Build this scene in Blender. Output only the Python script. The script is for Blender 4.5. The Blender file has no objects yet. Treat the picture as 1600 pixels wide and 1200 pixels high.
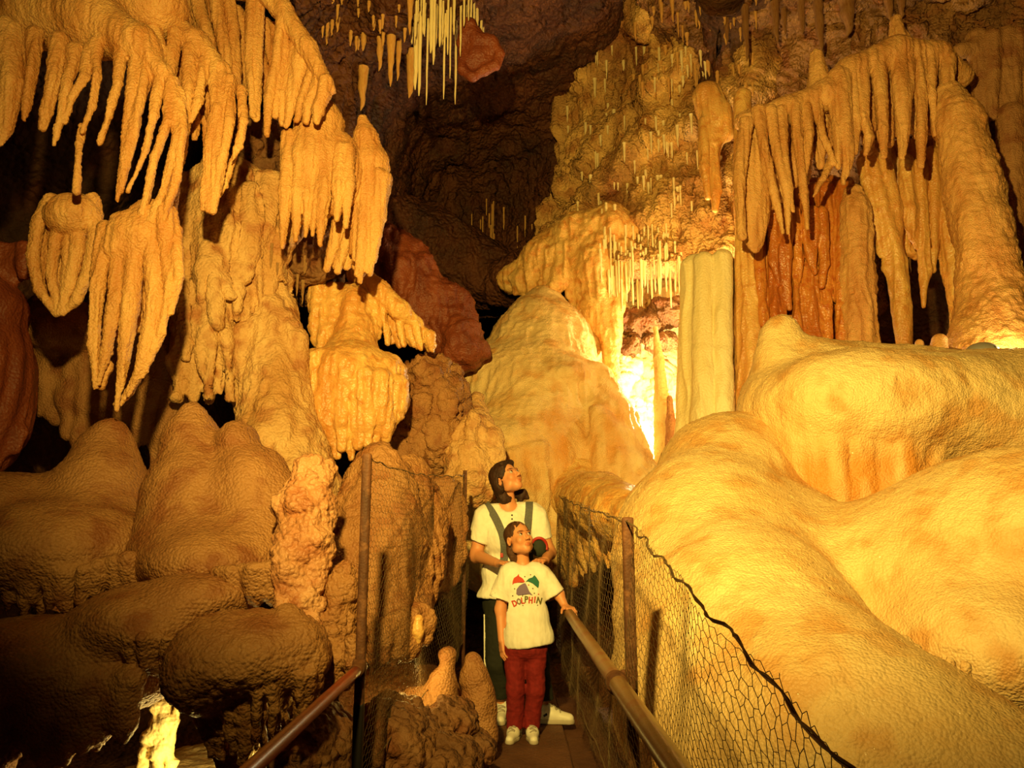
import bpy, math, random
import numpy as np
from mathutils import Vector, Matrix
from mathutils.bvhtree import BVHTree

SC = bpy.context.scene
COL = SC.collection
F = 1244.0                       # focal length in pixels of the 1600 x 1200 frame
PITCH = math.radians(10.43)
CAMZ = 1.2
sP, cP = math.sin(PITCH), math.cos(PITCH)

def W(px, py, d):
    """point seen at pixel (px, py), d metres ahead along world Y"""
    u, v = (px - 800) / F, (py - 600) / F
    ry, rz = cP + v * sP, sP - v * cP
    t = d / ry
    return np.array([u * t, d, CAMZ + rz * t])

def mpp(py, d):                  # metres per pixel there
    v = (py - 600) / F
    return d / (cP + v * sP) / F

# ------------------------------------------------------------------ noise
_rs = np.random.RandomState(7)
_T = _rs.uniform(-1, 1, (64, 64, 64)).astype(np.float32)
def vnoise(p):
    p = np.asarray(p, np.float32)
    i = np.floor(p).astype(np.int64); f = p - i
    f = f * f * f * (f * (f * 6 - 15) + 10)
    i &= 63; j = (i + 1) & 63
    x0, y0, z0 = i.T; x1, y1, z1 = j.T; fx, fy, fz = f.T
    a = _T[x0, y0, z0] * (1 - fx) + _T[x1, y0, z0] * fx
    b = _T[x0, y1, z0] * (1 - fx) + _T[x1, y1, z0] * fx
    c = _T[x0, y0, z1] * (1 - fx) + _T[x1, y0, z1] * fx
    d = _T[x0, y1, z1] * (1 - fx) + _T[x1, y1, z1] * fx
    return (a * (1 - fy) + b * fy) * (1 - fz) + (c * (1 - fy) + d * fy) * fz
def fbm(p, o=4, g=0.5):
    s = 0; a = 1.0; q = np.asarray(p, np.float32); n = 0
    for k in range(o):
        s = s + a * vnoise(q + 17.3 * k); n += a; a *= g; q = q * 2.03
    return s / n
def ridged(p, o=4):
    s = 0; a = 1.0; q = np.asarray(p, np.float32); n = 0
    for k in range(o):
        s = s + a * (1 - 2 * np.abs(vnoise(q + 9.1 * k))); n += a; a *= 0.55; q = q * 2.1
    return s / n
def billow(p, o=3):
    s = 0; a = 1.0; q = np.asarray(p, np.float32); n = 0
    for k in range(o):
        s = s + a * np.abs(vnoise(q + 5.7 * k)); n += a; a *= 0.5; q = q * 2.1
    return s / n * 2 - .5

# ------------------------------------------------------------------ primitives (metres)
class Cone:                      # round cone
    def __init__(s, a, b, ra, rb):
        s.a, s.b, s.ra, s.rb = np.array(a, float), np.array(b, float), ra, rb
    def box(s):
        return np.minimum(s.a - s.ra, s.b - s.rb), np.maximum(s.a + s.ra, s.b + s.rb)
    def d(s, X, Y, Z):
        ba = s.b - s.a; l2 = max(1e-9, float(ba @ ba))
        x, y, z = X - s.a[0], Y - s.a[1], Z - s.a[2]
        t = np.clip((x * ba[0] + y * ba[1] + z * ba[2]) / l2, 0, 1)
        return np.sqrt((x - t * ba[0]) ** 2 + (y - t * ba[1]) ** 2 + (z - t * ba[2]) ** 2) - (s.ra + (s.rb - s.ra) * t)
class Ell:
    def __init__(s, c, r, R=None):
        s.c, s.r = np.array(c, float), np.array(r, float)
        s.R = None if R is None else np.array(R, float)
    def box(s):
        m = s.r if s.R is None else np.sqrt(((s.R * s.r[None, :]) ** 2).sum(1))
        return s.c - m, s.c + m
    def d(s, X, Y, Z):
        x, y, z = X - s.c[0], Y - s.c[1], Z - s.c[2]
        if s.R is not None:
            M = s.R
            x, y, z = (M[0, 0] * x + M[1, 0] * y + M[2, 0] * z, M[0, 1] * x + M[1, 1] * y + M[2, 1] * z, M[0, 2] * x + M[1, 2] * y + M[2, 2] * z)
        r = s.r
        k0 = np.sqrt((x / r[0]) ** 2 + (y / r[1]) ** 2 + (z / r[2]) ** 2)
        k1 = np.sqrt((x / r[0] ** 2) ** 2 + (y / r[1] ** 2) ** 2 + (z / r[2] ** 2) ** 2)
        return k0 * (k0 - 1) / np.maximum(k1, 1e-6)
class Box:
    def __init__(s, c, h, r=0.0, R=None):
        s.c, s.h, s.rr = np.array(c, float), np.array(h, float), r
        s.R = np.eye(3) if R is None else np.array(R, float)
    def box(s):
        m = (np.abs(s.R) * s.h[None, :]).sum(1)
        return s.c - m, s.c + m
    def d(s, X, Y, Z):
        x, y, z = X - s.c[0], Y - s.c[1], Z - s.c[2]; M = s.R
        q = [np.abs(M[0, i] * x + M[1, i] * y + M[2, i] * z) - s.h[i] + s.rr for i in range(3)]
        o = np.sqrt(sum(np.maximum(a, 0) ** 2 for a in q))
        return o + np.minimum(np.maximum(np.maximum(q[0], q[1]), q[2]), 0) - s.rr

def smin(a, b, k):
    h = np.clip(0.5 + 0.5 * (b - a) / k, 0, 1)
    return b * (1 - h) + a * h - k * h * (1 - h)

def sdf_mesh(prims, k, h, cut=(), lo=None, hi=None, kc=None):
    """smooth union of prims (a prim may be (prim, k)), minus cut, meshed by surface nets -> verts, quads"""
    ps = [(p if isinstance(p, tuple) else (p, k)) for p in prims]
    los, his = zip(*[p.box() for p, _ in ps])
    L = np.min(los, 0) - 3 * h - k * .3; H = np.max(his, 0) + 3 * h + k * .3
    if lo is not None: L = np.maximum(L, lo)
    if hi is not None: H = np.minimum(H, hi)
    n = np.ceil((H - L) / h).astype(int) + 1
    f = np.full(n, 0.5, np.float32)
    ax = [(L[i] + h * np.arange(n[i])).astype(np.float32) for i in range(3)]
    def block(b, m):
        a0 = np.clip(np.floor((b[0] - m - L) / h).astype(int), 0, n)
        a1 = np.clip(np.ceil((b[1] + m - L) / h).astype(int) + 1, 0, n)
        return tuple(slice(a0[i], a1[i]) for i in range(3))
    for (p, kk), l, g in zip(ps, los, his):
        s = block((l, g), kk + 3 * h)
        if any(q.stop <= q.start for q in s): continue
        X, Y, Z = ax[0][s[0]][:, None, None], ax[1][s[1]][None, :, None], ax[2][s[2]][None, None, :]
        f[s] = smin(f[s], p.d(X, Y, Z).astype(np.float32), kk)
    for p in cut:
        kk = kc or .004
        if isinstance(p, tuple): p, kk = p
        s = block(p.box(), kk + 3 * h)
        if any(q.stop <= q.start for q in s): continue
        X, Y, Z = ax[0][s[0]][:, None, None], ax[1][s[1]][None, :, None], ax[2][s[2]][None, None, :]
        f[s] = -smin(-f[s], p.d(X, Y, Z).astype(np.float32), kk)
    return nets(f, L, h)

def nets(f, L, h, closed=True):
    n = f.shape
    if closed:                       # close the mesh where the grid cuts the body
        for i in range(3):
            for e in (0, -1):
                s = [slice(None)] * 3; s[i] = e
                f[tuple(s)] = np.maximum(f[tuple(s)], h * .5)
    ins = f < 0
    c = np.zeros(tuple(m - 1 for m in n), np.int8)
    offs = [(i, j, k) for i in (0, 1) for j in (0, 1) for k in (0, 1)]
    for o in offs:
        c += ins[o[0]:n[0] - 1 + o[0], o[1]:n[1] - 1 + o[1], o[2]:n[2] - 1 + o[2]]
    I, J, K = np.nonzero((c > 0) & (c < 8))
    vals = np.stack([f[I + o[0], J + o[1], K + o[2]] for o in offs], 1)
    pos = np.zeros((len(I), 3), np.float32); cnt = np.zeros(len(I), np.float32)
    O = np.array(offs, np.float32)
    for a in range(8):
        for b in range(a + 1, 8):
            if abs(O[a] - O[b]).sum() != 1: continue
            va, vb = vals[:, a], vals[:, b]
            m = (va < 0) != (vb < 0)
            t = np.where(m, va / np.where(m, va - vb, 1), 0)
            pos += np.where(m[:, None], O[a] + t[:, None] * (O[b] - O[a]), 0); cnt += m
    V = (np.stack([I, J, K], 1) + pos / cnt[:, None]) * h + L
    idx = np.full(c.shape, -1, np.int32); idx[I, J, K] = np.arange(len(I))
    Q = []
    for axis in range(3):
        s0 = [slice(None)] * 3; s1 = [slice(None)] * 3
        s0[axis] = slice(0, -1); s1[axis] = slice(1, None)
        A, B = ins[tuple(s0)], ins[tuple(s1)]
        u, v = [(1, 2), (2, 0), (0, 1)][axis]
        for flip in (0, 1):
            P = list(np.nonzero((A & ~B) if not flip else (~A & B)))
            ok = (P[u] > 0) & (P[v] > 0) & (P[u] < n[u] - 1) & (P[v] < n[v] - 1)
            P = [q[ok] for q in P]
            def g(du, dv):
                r = list(P); r[u] = r[u] - du; r[v] = r[v] - dv
                return idx[tuple(r)]
            q = np.stack([g(1, 1), g(0, 1), g(0, 0), g(1, 0)], 1)
            Q.append(q[:, ::-1] if flip else q)
    return V.astype(np.float32), np.concatenate(Q)

def normals(V, Q):
    a = V[Q[:, 2]] - V[Q[:, 0]]; b = V[Q[:, 3]] - V[Q[:, 1]] if Q.shape[1] == 4 else V[Q[:, 1]] - V[Q[:, 0]]
    n = np.cross(a, b) if Q.shape[1] == 4 else np.cross(b, a)
    N = np.zeros_like(V)
    for i in range(3):
        c = np.zeros(len(V))
        for j in range(Q.shape[1]): c += np.bincount(Q[:, j], n[:, i], len(V))
        N[:, i] = c
    return N / np.maximum(np.linalg.norm(N, axis=1, keepdims=True), 1e-9)

def displace(V, Q, disp, seed=0.0):
    """disp: list of (kind, amplitude m, scale or (sx,sy,sz) per metre)"""
    for d in disp:
        kind, amp, sc = d[0], d[1], np.array(d[2], float)
        N = normals(V, Q); P = V * sc + seed
        if kind == 'n': x = fbm(P, 3)
        elif kind == 'r': x = ridged(P, 4)
        elif kind == 'b': x = billow(P, 3)
        elif kind == 'd':                                     # ledges slanting up to the right
            ph = (V[:, 0] - V[:, 2]) * .707 * sc[0] + fbm(V * .9 + seed, 3) * .9 + V[:, 1] * sc[1] + seed
            fr = ph - np.floor(ph); x = np.where(fr < .82, fr / .82, (1 - fr) / .18) * (.6 + .4 * vnoise(V * 1.3 + seed)) - .4
        elif kind == 'f':                                     # vertical flutes on steep faces
            w = np.clip(1.15 - np.abs(N[:, 2]) * 1.3, 0, 1)
            P = P + 1.2 * fbm(V * 1.7 + 3.1, 2)[:, None]
            x = (1 - 2 * np.abs(vnoise(P))) * w
        elif kind == 'u':                                     # fringe under overhangs
            w = np.clip(.25 - N[:, 2], 0, 1)
            x = np.maximum(vnoise(P), -.2) * w
            V = V + np.stack([0 * x, 0 * x, -np.abs(x) * amp * 2], 1); continue
        V = V + N * (x * amp)[:, None]
    return V.astype(np.float32)

# ------------------------------------------------------------------ meshes and objects
def mesh(name, V, Q, mat=None, smooth=True):
    V = np.asarray(V, np.float32)
    me = bpy.data.meshes.new(name)
    if isinstance(Q, np.ndarray) and Q.ndim == 2:
        m, w = Q.shape
        me.vertices.add(len(V)); me.vertices.foreach_set('co', V.ravel())
        me.loops.add(m * w); me.loops.foreach_set('vertex_index', Q.astype(np.int32).ravel())
        me.polygons.add(m); me.polygons.foreach_set('loop_start', np.arange(0, m * w, w, dtype=np.int32))
        me.update(calc_edges=True)
    else:
        me.from_pydata([tuple(v) for v in V], [], [tuple(q) for q in Q])
    me.polygons.foreach_set('use_smooth', [smooth] * len(me.polygons))
    if mat: me.materials.append(mat)
    return me

def link(name, me, parent=None):
    o = bpy.data.objects.new(name, me); COL.objects.link(o)
    if parent is not None: o.parent = parent; o.matrix_parent_inverse = parent.matrix_world.inverted()
    return o
def tag(o, label=None, cat=None, group=None, kind=None):
    if label: o['label'] = label
    if cat: o['category'] = cat
    if group: o['group'] = group
    if kind: o['kind'] = kind
    return o
def thing(name, loc, label, cat, group=None):
    o = bpy.data.objects.new(name, None); COL.objects.link(o); o.location = loc
    o.empty_display_size = .1
    o.matrix_world = Matrix.Translation(Vector(loc))
    return tag(o, label, cat, group)

def tube_geo(pts, r, n=8, cap=True):
    pts = np.asarray(pts, float); m = len(pts)
    r = np.full(m, r) if np.isscalar(r) else np.asarray(r, float)
    T = np.gradient(pts, axis=0); T /= np.maximum(np.linalg.norm(T, axis=1, keepdims=True), 1e-9)
    ref = np.array([0, 0, 1.0]) if abs(T[0][2]) < .9 else np.array([1.0, 0, 0])
    V = []
    u = None
    for i in range(m):
        u = np.cross(T[i], ref) if u is None else u - T[i] * (u @ T[i])
        u /= np.linalg.norm(u); w = np.cross(T[i], u)
        a = np.arange(n) / n * 2 * math.pi
        V.append(pts[i] + r[i] * (np.cos(a)[:, None] * u + np.sin(a)[:, None] * w))
    V = np.concatenate(V); Q = []
    for i in range(m - 1):
        for j in range(n):
            Q.append((i * n + j, i * n + (j + 1) % n, (i + 1) * n + (j + 1) % n, (i + 1) * n + j))
    if cap: Q += [tuple(range(n))[::-1], tuple(range((m - 1) * n, m * n))]
    return V, Q
def tube(name, pts, r, mat, parent=None, n=8):
    V, Q = tube_geo(pts, r, n)
    return link(name, mesh(name, V, Q, mat), parent)
def join_geo(L):
    V, Q, b = [], [], 0
    for v, q in L:
        V.append(np.asarray(v)); Q += [tuple(int(i) + b for i in f) for f in q]; b += len(v)
    return np.concatenate(V), Q

# ------------------------------------------------------------------ materials
def mat_new(name):
    m = bpy.data.materials.new(name); m.use_nodes = True
    nt = m.node_tree; b = nt.nodes['Principled BSDF']
    return m, nt, b
def flat(name, col, rough=.6, metal=0, spec=.5):
    m, nt, b = mat_new(name)
    b.inputs['Base Color'].default_value = (*col, 1); b.inputs['Roughness'].default_value = rough
    b.inputs['Metallic'].default_value = metal; b.inputs['Specular IOR Level'].default_value = spec
    return m
def rock(name, c1, c2, c3=None, scale=3.0, stretch=.35, rough=.55, bump=.35, bscale=60, spec=.4, sss=0, fine=1.0, vein=0, sparkle=False, rot=None, stain=None):
    """calcite or limestone: two tones in vertical streaks, a third in patches, grainy bump"""
    m, nt, b = mat_new(name); N, Lk = nt.nodes, nt.links
    tc = N.new('ShaderNodeTexCoord')
    mp = N.new('ShaderNodeMapping'); mp.inputs['Scale'].default_value = (scale, scale, scale * stretch)
    if rot: mp.vector_type = 'POINT'; mp.inputs['Rotation'].default_value = rot
    Lk.new(tc.outputs['Object'], mp.inputs['Vector'])
    n1 = N.new('ShaderNodeTexNoise'); n1.inputs['Scale'].default_value = 1; n1.inputs['Detail'].default_value = 4; n1.inputs['Roughness'].default_value = .62
    Lk.new(mp.outputs[0], n1.inputs['Vector'])
    r1 = N.new('ShaderNodeValToRGB'); e = r1.color_ramp.elements
    e[0].position = .34; e[0].color = (*c2, 1); e[1].position = .62; e[1].color = (*c1, 1)
    Lk.new(n1.outputs['Fac'], r1.inputs['Fac']); col = r1.outputs['Color']
    if c3:
        n2 = N.new('ShaderNodeTexNoise'); n2.inputs['Scale'].default_value = scale * 2.3; n2.inputs['Detail'].default_value = 2
        Lk.new(tc.outputs['Object'], n2.inputs['Vector'])
        r2 = N.new('ShaderNodeValToRGB'); q = r2.color_ramp.elements
        q[0].position = .5; q[0].color = (0, 0, 0, 1); q[1].position = .68; q[1].color = (1, 1, 1, 1)
        Lk.new(n2.outputs['Fac'], r2.inputs['Fac'])
        mx = N.new('ShaderNodeMix'); mx.data_type = 'RGBA'
        Lk.new(r2.outputs['Color'], mx.inputs['Factor']); Lk.new(col, mx.inputs[6]); mx.inputs[7].default_value = (*c3, 1)
        col = mx.outputs[2]
    if stain:                          # mineral streaks, plus shade painted into belly and creases, recorded on the mesh
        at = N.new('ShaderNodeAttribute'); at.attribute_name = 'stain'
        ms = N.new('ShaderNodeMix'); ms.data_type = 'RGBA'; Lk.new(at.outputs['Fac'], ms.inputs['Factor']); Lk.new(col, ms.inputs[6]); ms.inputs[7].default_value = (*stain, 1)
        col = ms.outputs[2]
    Lk.new(col, b.inputs['Base Color'])
    b.inputs['Roughness'].default_value = rough; b.inputs['Specular IOR Level'].default_value = spec
    if sss:
        b.inputs['Subsurface Weight'].default_value = sss; b.inputs['Subsurface Radius'].default_value = (1, .32, .08)
        b.inputs['Subsurface Scale'].default_value = .05
    n3 = N.new('ShaderNodeTexNoise'); n3.inputs['Scale'].default_value = bscale; n3.inputs['Detail'].default_value = 3; n3.inputs['Roughness'].default_value = .6
    Lk.new(tc.outputs['Object'], n3.inputs['Vector'])
    v1 = N.new('ShaderNodeTexVoronoi'); v1.inputs['Scale'].default_value = bscale * .9; v1.feature = 'F1'
    Lk.new(tc.outputs['Object'], v1.inputs['Vector'])
    ad = N.new('ShaderNodeMath'); ad.operation = 'SUBTRACT'
    Lk.new(n3.outputs['Fac'], ad.inputs[0]); Lk.new(v1.outputs['Distance'], ad.inputs[1])
    bp = N.new('ShaderNodeBump'); bp.inputs['Strength'].default_value = bump; bp.inputs['Distance'].default_value = .012 * fine
    Lk.new(ad.outputs[0], bp.inputs['Height']); Lk.new(bp.outputs[0], b.inputs['Normal'])
    if sparkle:                        # scattered wet crystal faces: glossier, tilted grains
        vs = N.new('ShaderNodeTexVoronoi'); vs.inputs['Scale'].default_value = 45
        Lk.new(tc.outputs['Object'], vs.inputs['Vector'])
        sp = N.new('ShaderNodeSeparateColor'); Lk.new(vs.outputs['Color'], sp.inputs[0])
        lt = N.new('ShaderNodeMath'); lt.operation = 'GREATER_THAN'; lt.inputs[1].default_value = .93; Lk.new(sp.outputs[0], lt.inputs[0])
        l2 = N.new('ShaderNodeMath'); l2.operation = 'LESS_THAN'; l2.inputs[1].default_value = .2; Lk.new(vs.outputs['Distance'], l2.inputs[0])
        m2 = N.new('ShaderNodeMath'); m2.operation = 'MULTIPLY'; Lk.new(lt.outputs[0], m2.inputs[0]); Lk.new(l2.outputs[0], m2.inputs[1])
        m3 = N.new('ShaderNodeMath'); m3.operation = 'MULTIPLY_ADD'; m3.inputs[1].default_value = -(rough - .18); m3.inputs[2].default_value = rough
        Lk.new(m2.outputs[0], m3.inputs[0]); Lk.new(m3.outputs[0], b.inputs['Roughness'])
        m4 = N.new('ShaderNodeMath'); m4.operation = 'MULTIPLY_ADD'; m4.inputs[1].default_value = .8; m4.inputs[2].default_value = spec
        Lk.new(m2.outputs[0], m4.inputs[0]); Lk.new(m4.outputs[0], b.inputs['Specular IOR Level'])
    return m

# ------------------------------------------------------------------ formations drawn in pixels + depth
class Fm:
    """a formation: primitives placed at pixel + depth, radii in pixels at that depth"""
    def __init__(s, d, seed=1):
        s.d0 = d; s.P = []; s.R = random.Random(seed); s.fs = .82
    def e(s, px, py, rx, ry, rd, d=None, rot=0, k=None):
        d = s.d0 if d is None else d; m = mpp(py, d)
        R = None
        if rot:
            a = math.radians(rot); R = np.array([[math.cos(a), 0, math.sin(a)], [0, 1, 0], [-math.sin(a), 0, math.cos(a)]])
        p = Ell(W(px, py, d), (rx * m, rd, ry * m), R); s.P.append((p, k) if k else p); return s
    def c(s, pts, d=None, k=None):
        q = []
        for p in pts:
            dd = p[3] if len(p) > 3 else (s.d0 if d is None else d)
            q.append((W(p[0], p[1], dd), p[2] * mpp(p[1], dd)))
        for (a, ra), (b, rb) in zip(q, q[1:]):
            c = Cone(a, b, ra, rb); s.P.append((c, k) if k else c)
        return s
    def fin(s, pts, d=None, k=None):
        n = len(pts); q = []
        for i, p in enumerate(pts): q.append((p[0], p[1] - (8 if i == 0 else 0), p[2] * (.8 if i == 0 else s.fs if i < n - 1 else .7), (p[3] if len(p) > 3 else s.d0 if d is None else d) + (.06 if i == 0 else 0)))
        return s.c(q, d, k)
    def row(s, tops, tips, n, r0, r1, jit=4, dj=.04, d=None, lens=.12, k=None, mid=.8):
        """n hanging fingers between two polylines of (px, py[, depth])"""
        d = s.d0 if d is None else d
        def at(L, t):
            x = t * (len(L) - 1); i = min(int(x), len(L) - 2); f = x - i
            A, B = [tuple(q) + ((d,) if len(q) < 3 else ()) for q in (L[i], L[i + 1])]
            return [A[j] * (1 - f) + B[j] * f for j in range(3)]
        for i in range(n):
            t = (i + .5 + s.R.uniform(-.3, .3)) / n
            a, b = at(tops, t), at(tips, t)
            z = s.R.uniform(-dj, dj); q = s.R.uniform(1 - lens, 1 + lens * .4)
            b = [a[j] + (b[j] - a[j]) * q for j in range(3)]
            sz = s.R.uniform(.8, 1.2); pts = []
            for f in (0, .35, .7, 1):
                w = r0 * sz * (1 - (1 - mid) * f / .7) if f < .9 else r1
                pts.append((a[0] + (b[0] - a[0]) * f + s.R.uniform(-jit, jit) * (f > 0), a[1] + (b[1] - a[1]) * f, w, a[2] + (b[2] - a[2]) * f + z))
            s.c(pts, k=k)
        return s
    def build(s, name, label, cat, mat, k=.03, h=.012, disp=(), group=None, seed=None, lo=None, hi=None, parent=None, kind='thing', cut=(), stain=None):
        V, Q = sdf_mesh(s.P, k, h, lo=lo, hi=hi, cut=cut)
        V = displace(V, Q, disp, s.d0 * 3.7 if seed is None else seed)
        lo3, hi3 = V.min(0), V.max(0)
        org = np.array([(lo3[0] + hi3[0]) / 2, (lo3[1] + hi3[1]) / 2, lo3[2]], np.float32)
        me = mesh(name, V - org if parent is None else V, Q, mat)
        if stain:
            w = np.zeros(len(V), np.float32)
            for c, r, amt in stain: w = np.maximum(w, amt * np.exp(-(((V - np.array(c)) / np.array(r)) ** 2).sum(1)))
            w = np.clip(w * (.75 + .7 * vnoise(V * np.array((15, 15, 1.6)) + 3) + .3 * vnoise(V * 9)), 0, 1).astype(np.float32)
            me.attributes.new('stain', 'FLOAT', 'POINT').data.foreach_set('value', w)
        o = link(name, me, parent)
        if parent is None: o.matrix_world = Matrix.Translation(Vector(org.tolist()))
        NV[0] += len(V)
        return tag(o, label, cat, group, kind)
NV = [0]
def unit(v): v = np.array(v, float); return v / np.linalg.norm(v)

def half_box(p, n, s=.3):
    z = unit(n); x = unit(np.cross([0, 1, 0] if abs(z[1]) < .9 else [1, 0, 0], z)); R = np.stack([x, np.cross(z, x), z], 1)
    return Box(np.array(p) + z * s, (s, s, s), 0, R)
# ------------------------------------------------------------------ cave materials
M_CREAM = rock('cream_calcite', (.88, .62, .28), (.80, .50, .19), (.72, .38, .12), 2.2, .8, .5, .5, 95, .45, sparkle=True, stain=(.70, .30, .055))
M_ORANGE = rock('orange_calcite', (.74, .40, .14), (.52, .21, .055), None, 6, .25, .5, .5, 90, .4, sss=.12)
M_AMBER = rock('amber_calcite', (.82, .48, .15), (.62, .26, .06), (.66, .29, .07), 6, .16, .35, .4, 60, .5, sss=.15)
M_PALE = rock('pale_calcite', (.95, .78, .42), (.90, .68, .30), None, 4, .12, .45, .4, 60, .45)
M_BUFF = rock('buff_flowstone', (.74, .45, .19), (.54, .27, .09), (.44, .18, .06), 3, .4, .6, .7, 60, .35)
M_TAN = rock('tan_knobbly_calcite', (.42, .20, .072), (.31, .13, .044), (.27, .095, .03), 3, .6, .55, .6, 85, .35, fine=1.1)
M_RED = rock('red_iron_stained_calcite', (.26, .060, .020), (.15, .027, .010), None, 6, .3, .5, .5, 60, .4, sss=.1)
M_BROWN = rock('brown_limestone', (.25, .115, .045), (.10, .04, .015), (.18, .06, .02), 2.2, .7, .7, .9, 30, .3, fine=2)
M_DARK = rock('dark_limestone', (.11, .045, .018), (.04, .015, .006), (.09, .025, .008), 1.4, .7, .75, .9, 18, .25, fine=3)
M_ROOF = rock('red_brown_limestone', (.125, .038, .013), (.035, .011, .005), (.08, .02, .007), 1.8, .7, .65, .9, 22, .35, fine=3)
M_LEDGE = rock('ledged_limestone', (.80, .47, .15), (.22, .075, .022), (.46, .20, .055), 1.9, .35, .6, .8, 40, .35, fine=2, rot=(0, .8, 0))  # dark slanting bands put the shade between ledges into the colour
M_CRAG = rock('orange_brown_limestone', (.32, .15, .052), (.11, .042, .014), (.22, .075, .024), 2.4, .6, .65, .9, 36, .3, fine=2)
M_CREAM2 = rock('honey_calcite', (.82, .50, .16), (.72, .36, .09), (.66, .28, .06), 5, .25, .45, .45, 80, .45)
M_DEEP = rock('deep_red_amber_calcite', (.66, .25, .045), (.40, .10, .018), (.50, .13, .02), 8, .1, .3, .35, 60, .5, sss=.1)
M_PINK = rock('pinkish_lumpy_calcite', (.64, .33, .155), (.48, .20, .08), (.42, .15, .055), 4, .7, .5, .7, 60, .45)
M_STRAW = rock('straw_calcite', (.92, .76, .42), (.80, .56, .24), None, 8, .3, .35, .2, 80, .5)

def D(name, px0, *a, **k): return Fm(*a, **k)

# ------------------------------------------------------------------ the shell of the cave
def shell():
    A = [Ell((-.5, 3.2, 2.5), (4.6, 5.6, 3.9)), Ell((-.7, 10.5, 6.3), (3.0, 5.2, 4.0)), Ell((3.2, 6, 3.6), (3.2, 3.2, 2.8)),
         Ell((-.2, 8.0, 3.0), (3.2, 3.5, 2.6)), Ell((0, -1.5, 1.8), (2.2, 3, 2.2))]
    V, Q = sdf_mesh(A, .8, .085, lo=(-6, -5, -.35))
    P = V.copy()
    V = displace(V, Q, [('r', .30, (.45, .45, .35)), ('r', .13, (1.4, 1.4, .9)), ('n', .06, (4, 4, 2.5))], 2.2)
    V[:, 2] = np.where(P[:, 2] < -.25, P[:, 2] + .05 * fbm(P * 3, 3), V[:, 2])
    N = normals(V, Q); fc = V[Q].mean(1); fn = N[Q].mean(1); fn /= np.maximum(np.linalg.norm(fn, axis=1, keepdims=True), 1e-6)
    who = np.full(len(Q), 0)
    who[(fc[:, 0] < -.5)] = 1; who[fc[:, 0] >= -.5] = 2
    who[(fc[:, 1] > 9.5)] = 3
    who[(fc[:, 2] > 5.2) & (fc[:, 1] < 8)] = 4
    who[(fc[:, 2] < -.05)] = 5
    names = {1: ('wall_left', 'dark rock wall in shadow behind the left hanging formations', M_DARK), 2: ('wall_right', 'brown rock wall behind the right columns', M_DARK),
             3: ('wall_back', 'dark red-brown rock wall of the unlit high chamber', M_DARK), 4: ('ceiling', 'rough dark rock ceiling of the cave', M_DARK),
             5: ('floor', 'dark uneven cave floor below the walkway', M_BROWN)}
    for w, (n, lab, m) in names.items():
        q = Q[who == w]
        if not len(q): continue
        u, inv = np.unique(q, return_inverse=True)
        o = link(n, mesh(n, V[u], inv.reshape(q.shape), m)); tag(o, lab, 'cave ' + n.split('_')[0], kind='structure')
shell()

# ------------------------------------------------------------------ rock faces given by a net of points
def face(name, rows, label, cat, mat, disp, res=220, thick=.3, group=None, kind=None, seed=1.0):
    G = np.array([[W(*p) for p in r] for r in rows]); a, b = G.shape[:2]
    def cr(G, n):                      # Catmull-Rom along axis 0
        m = len(G); P = np.concatenate([[2 * G[0] - G[1]], G, [2 * G[-1] - G[-2]]])
        out = []
        for t in np.linspace(0, m - 1, n):
            i = min(int(t), m - 2); f = t - i
            p0, p1, p2, p3 = P[i:i + 4]
            out.append(.5 * (2 * p1 + (p2 - p0) * f + (2 * p0 - 5 * p1 + 4 * p2 - p3) * f * f + (3 * p1 - p0 - 3 * p2 + p3) * f ** 3))
        return np.array(out)
    S = cr(G, res); S = cr(S.transpose(1, 0, 2), res).transpose(1, 0, 2)
    n = res; I = np.arange(n * n).reshape(n, n)
    Q = np.stack([I[:-1, :-1], I[1:, :-1], I[1:, 1:], I[:-1, 1:]], -1).reshape(-1, 4)
    V = S.reshape(-1, 3).astype(np.float32)
    N = normals(V, Q)
    if (N * (V - np.array([0, 0, CAMZ]))).sum() > 0: Q = Q[:, ::-1]; N = -N
    B = V - N.mean(0) / np.linalg.norm(N.mean(0)) * thick
    V = displace(V, Q, disp, seed)
    e = np.concatenate([I[0, :], I[1:, -1], I[-1, -2::-1], I[-2:0:-1, 0]])
    bw = {int(v): n * n + i for i, v in enumerate(e)}
    Vb = B[e]; cidx = n * n + len(e)
    allV = np.concatenate([V, Vb, [Vb.mean(0)]])
    m = len(e); nx = np.roll(np.arange(m), -1)
    side = np.stack([e, e[nx], n * n + nx, n * n + np.arange(m)], 1)
    fan = np.stack([n * n + np.arange(m), n * n + nx, np.full(m, cidx), np.full(m, cidx)], 1)
    Qa = np.concatenate([Q, side])
    me = mesh(name, allV, Qa, mat); o = link(name, me); NV[0] += len(allV)
    return tag(o, label, cat, group, kind)

# the white-lit rock face with straws, right of the chamber mouth
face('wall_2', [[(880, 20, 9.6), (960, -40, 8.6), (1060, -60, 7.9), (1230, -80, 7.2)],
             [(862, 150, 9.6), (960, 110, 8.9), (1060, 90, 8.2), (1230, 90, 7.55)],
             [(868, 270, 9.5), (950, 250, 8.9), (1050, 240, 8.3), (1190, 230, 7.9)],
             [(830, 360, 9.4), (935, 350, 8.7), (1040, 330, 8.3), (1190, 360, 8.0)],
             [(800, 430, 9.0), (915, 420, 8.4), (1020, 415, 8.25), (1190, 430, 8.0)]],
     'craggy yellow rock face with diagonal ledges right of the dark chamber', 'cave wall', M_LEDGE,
     [('d', .42, (1.25, .3, .5)), ('r', .16, (1.3, 1.3, .9)), ('r', .07, (4.5, 4.5, 2.2)), ('f', .03, (16, 16, 2)), ('n', .02, (14, 14, 9))], 260, .5, kind='structure', seed=4.4)
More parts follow.
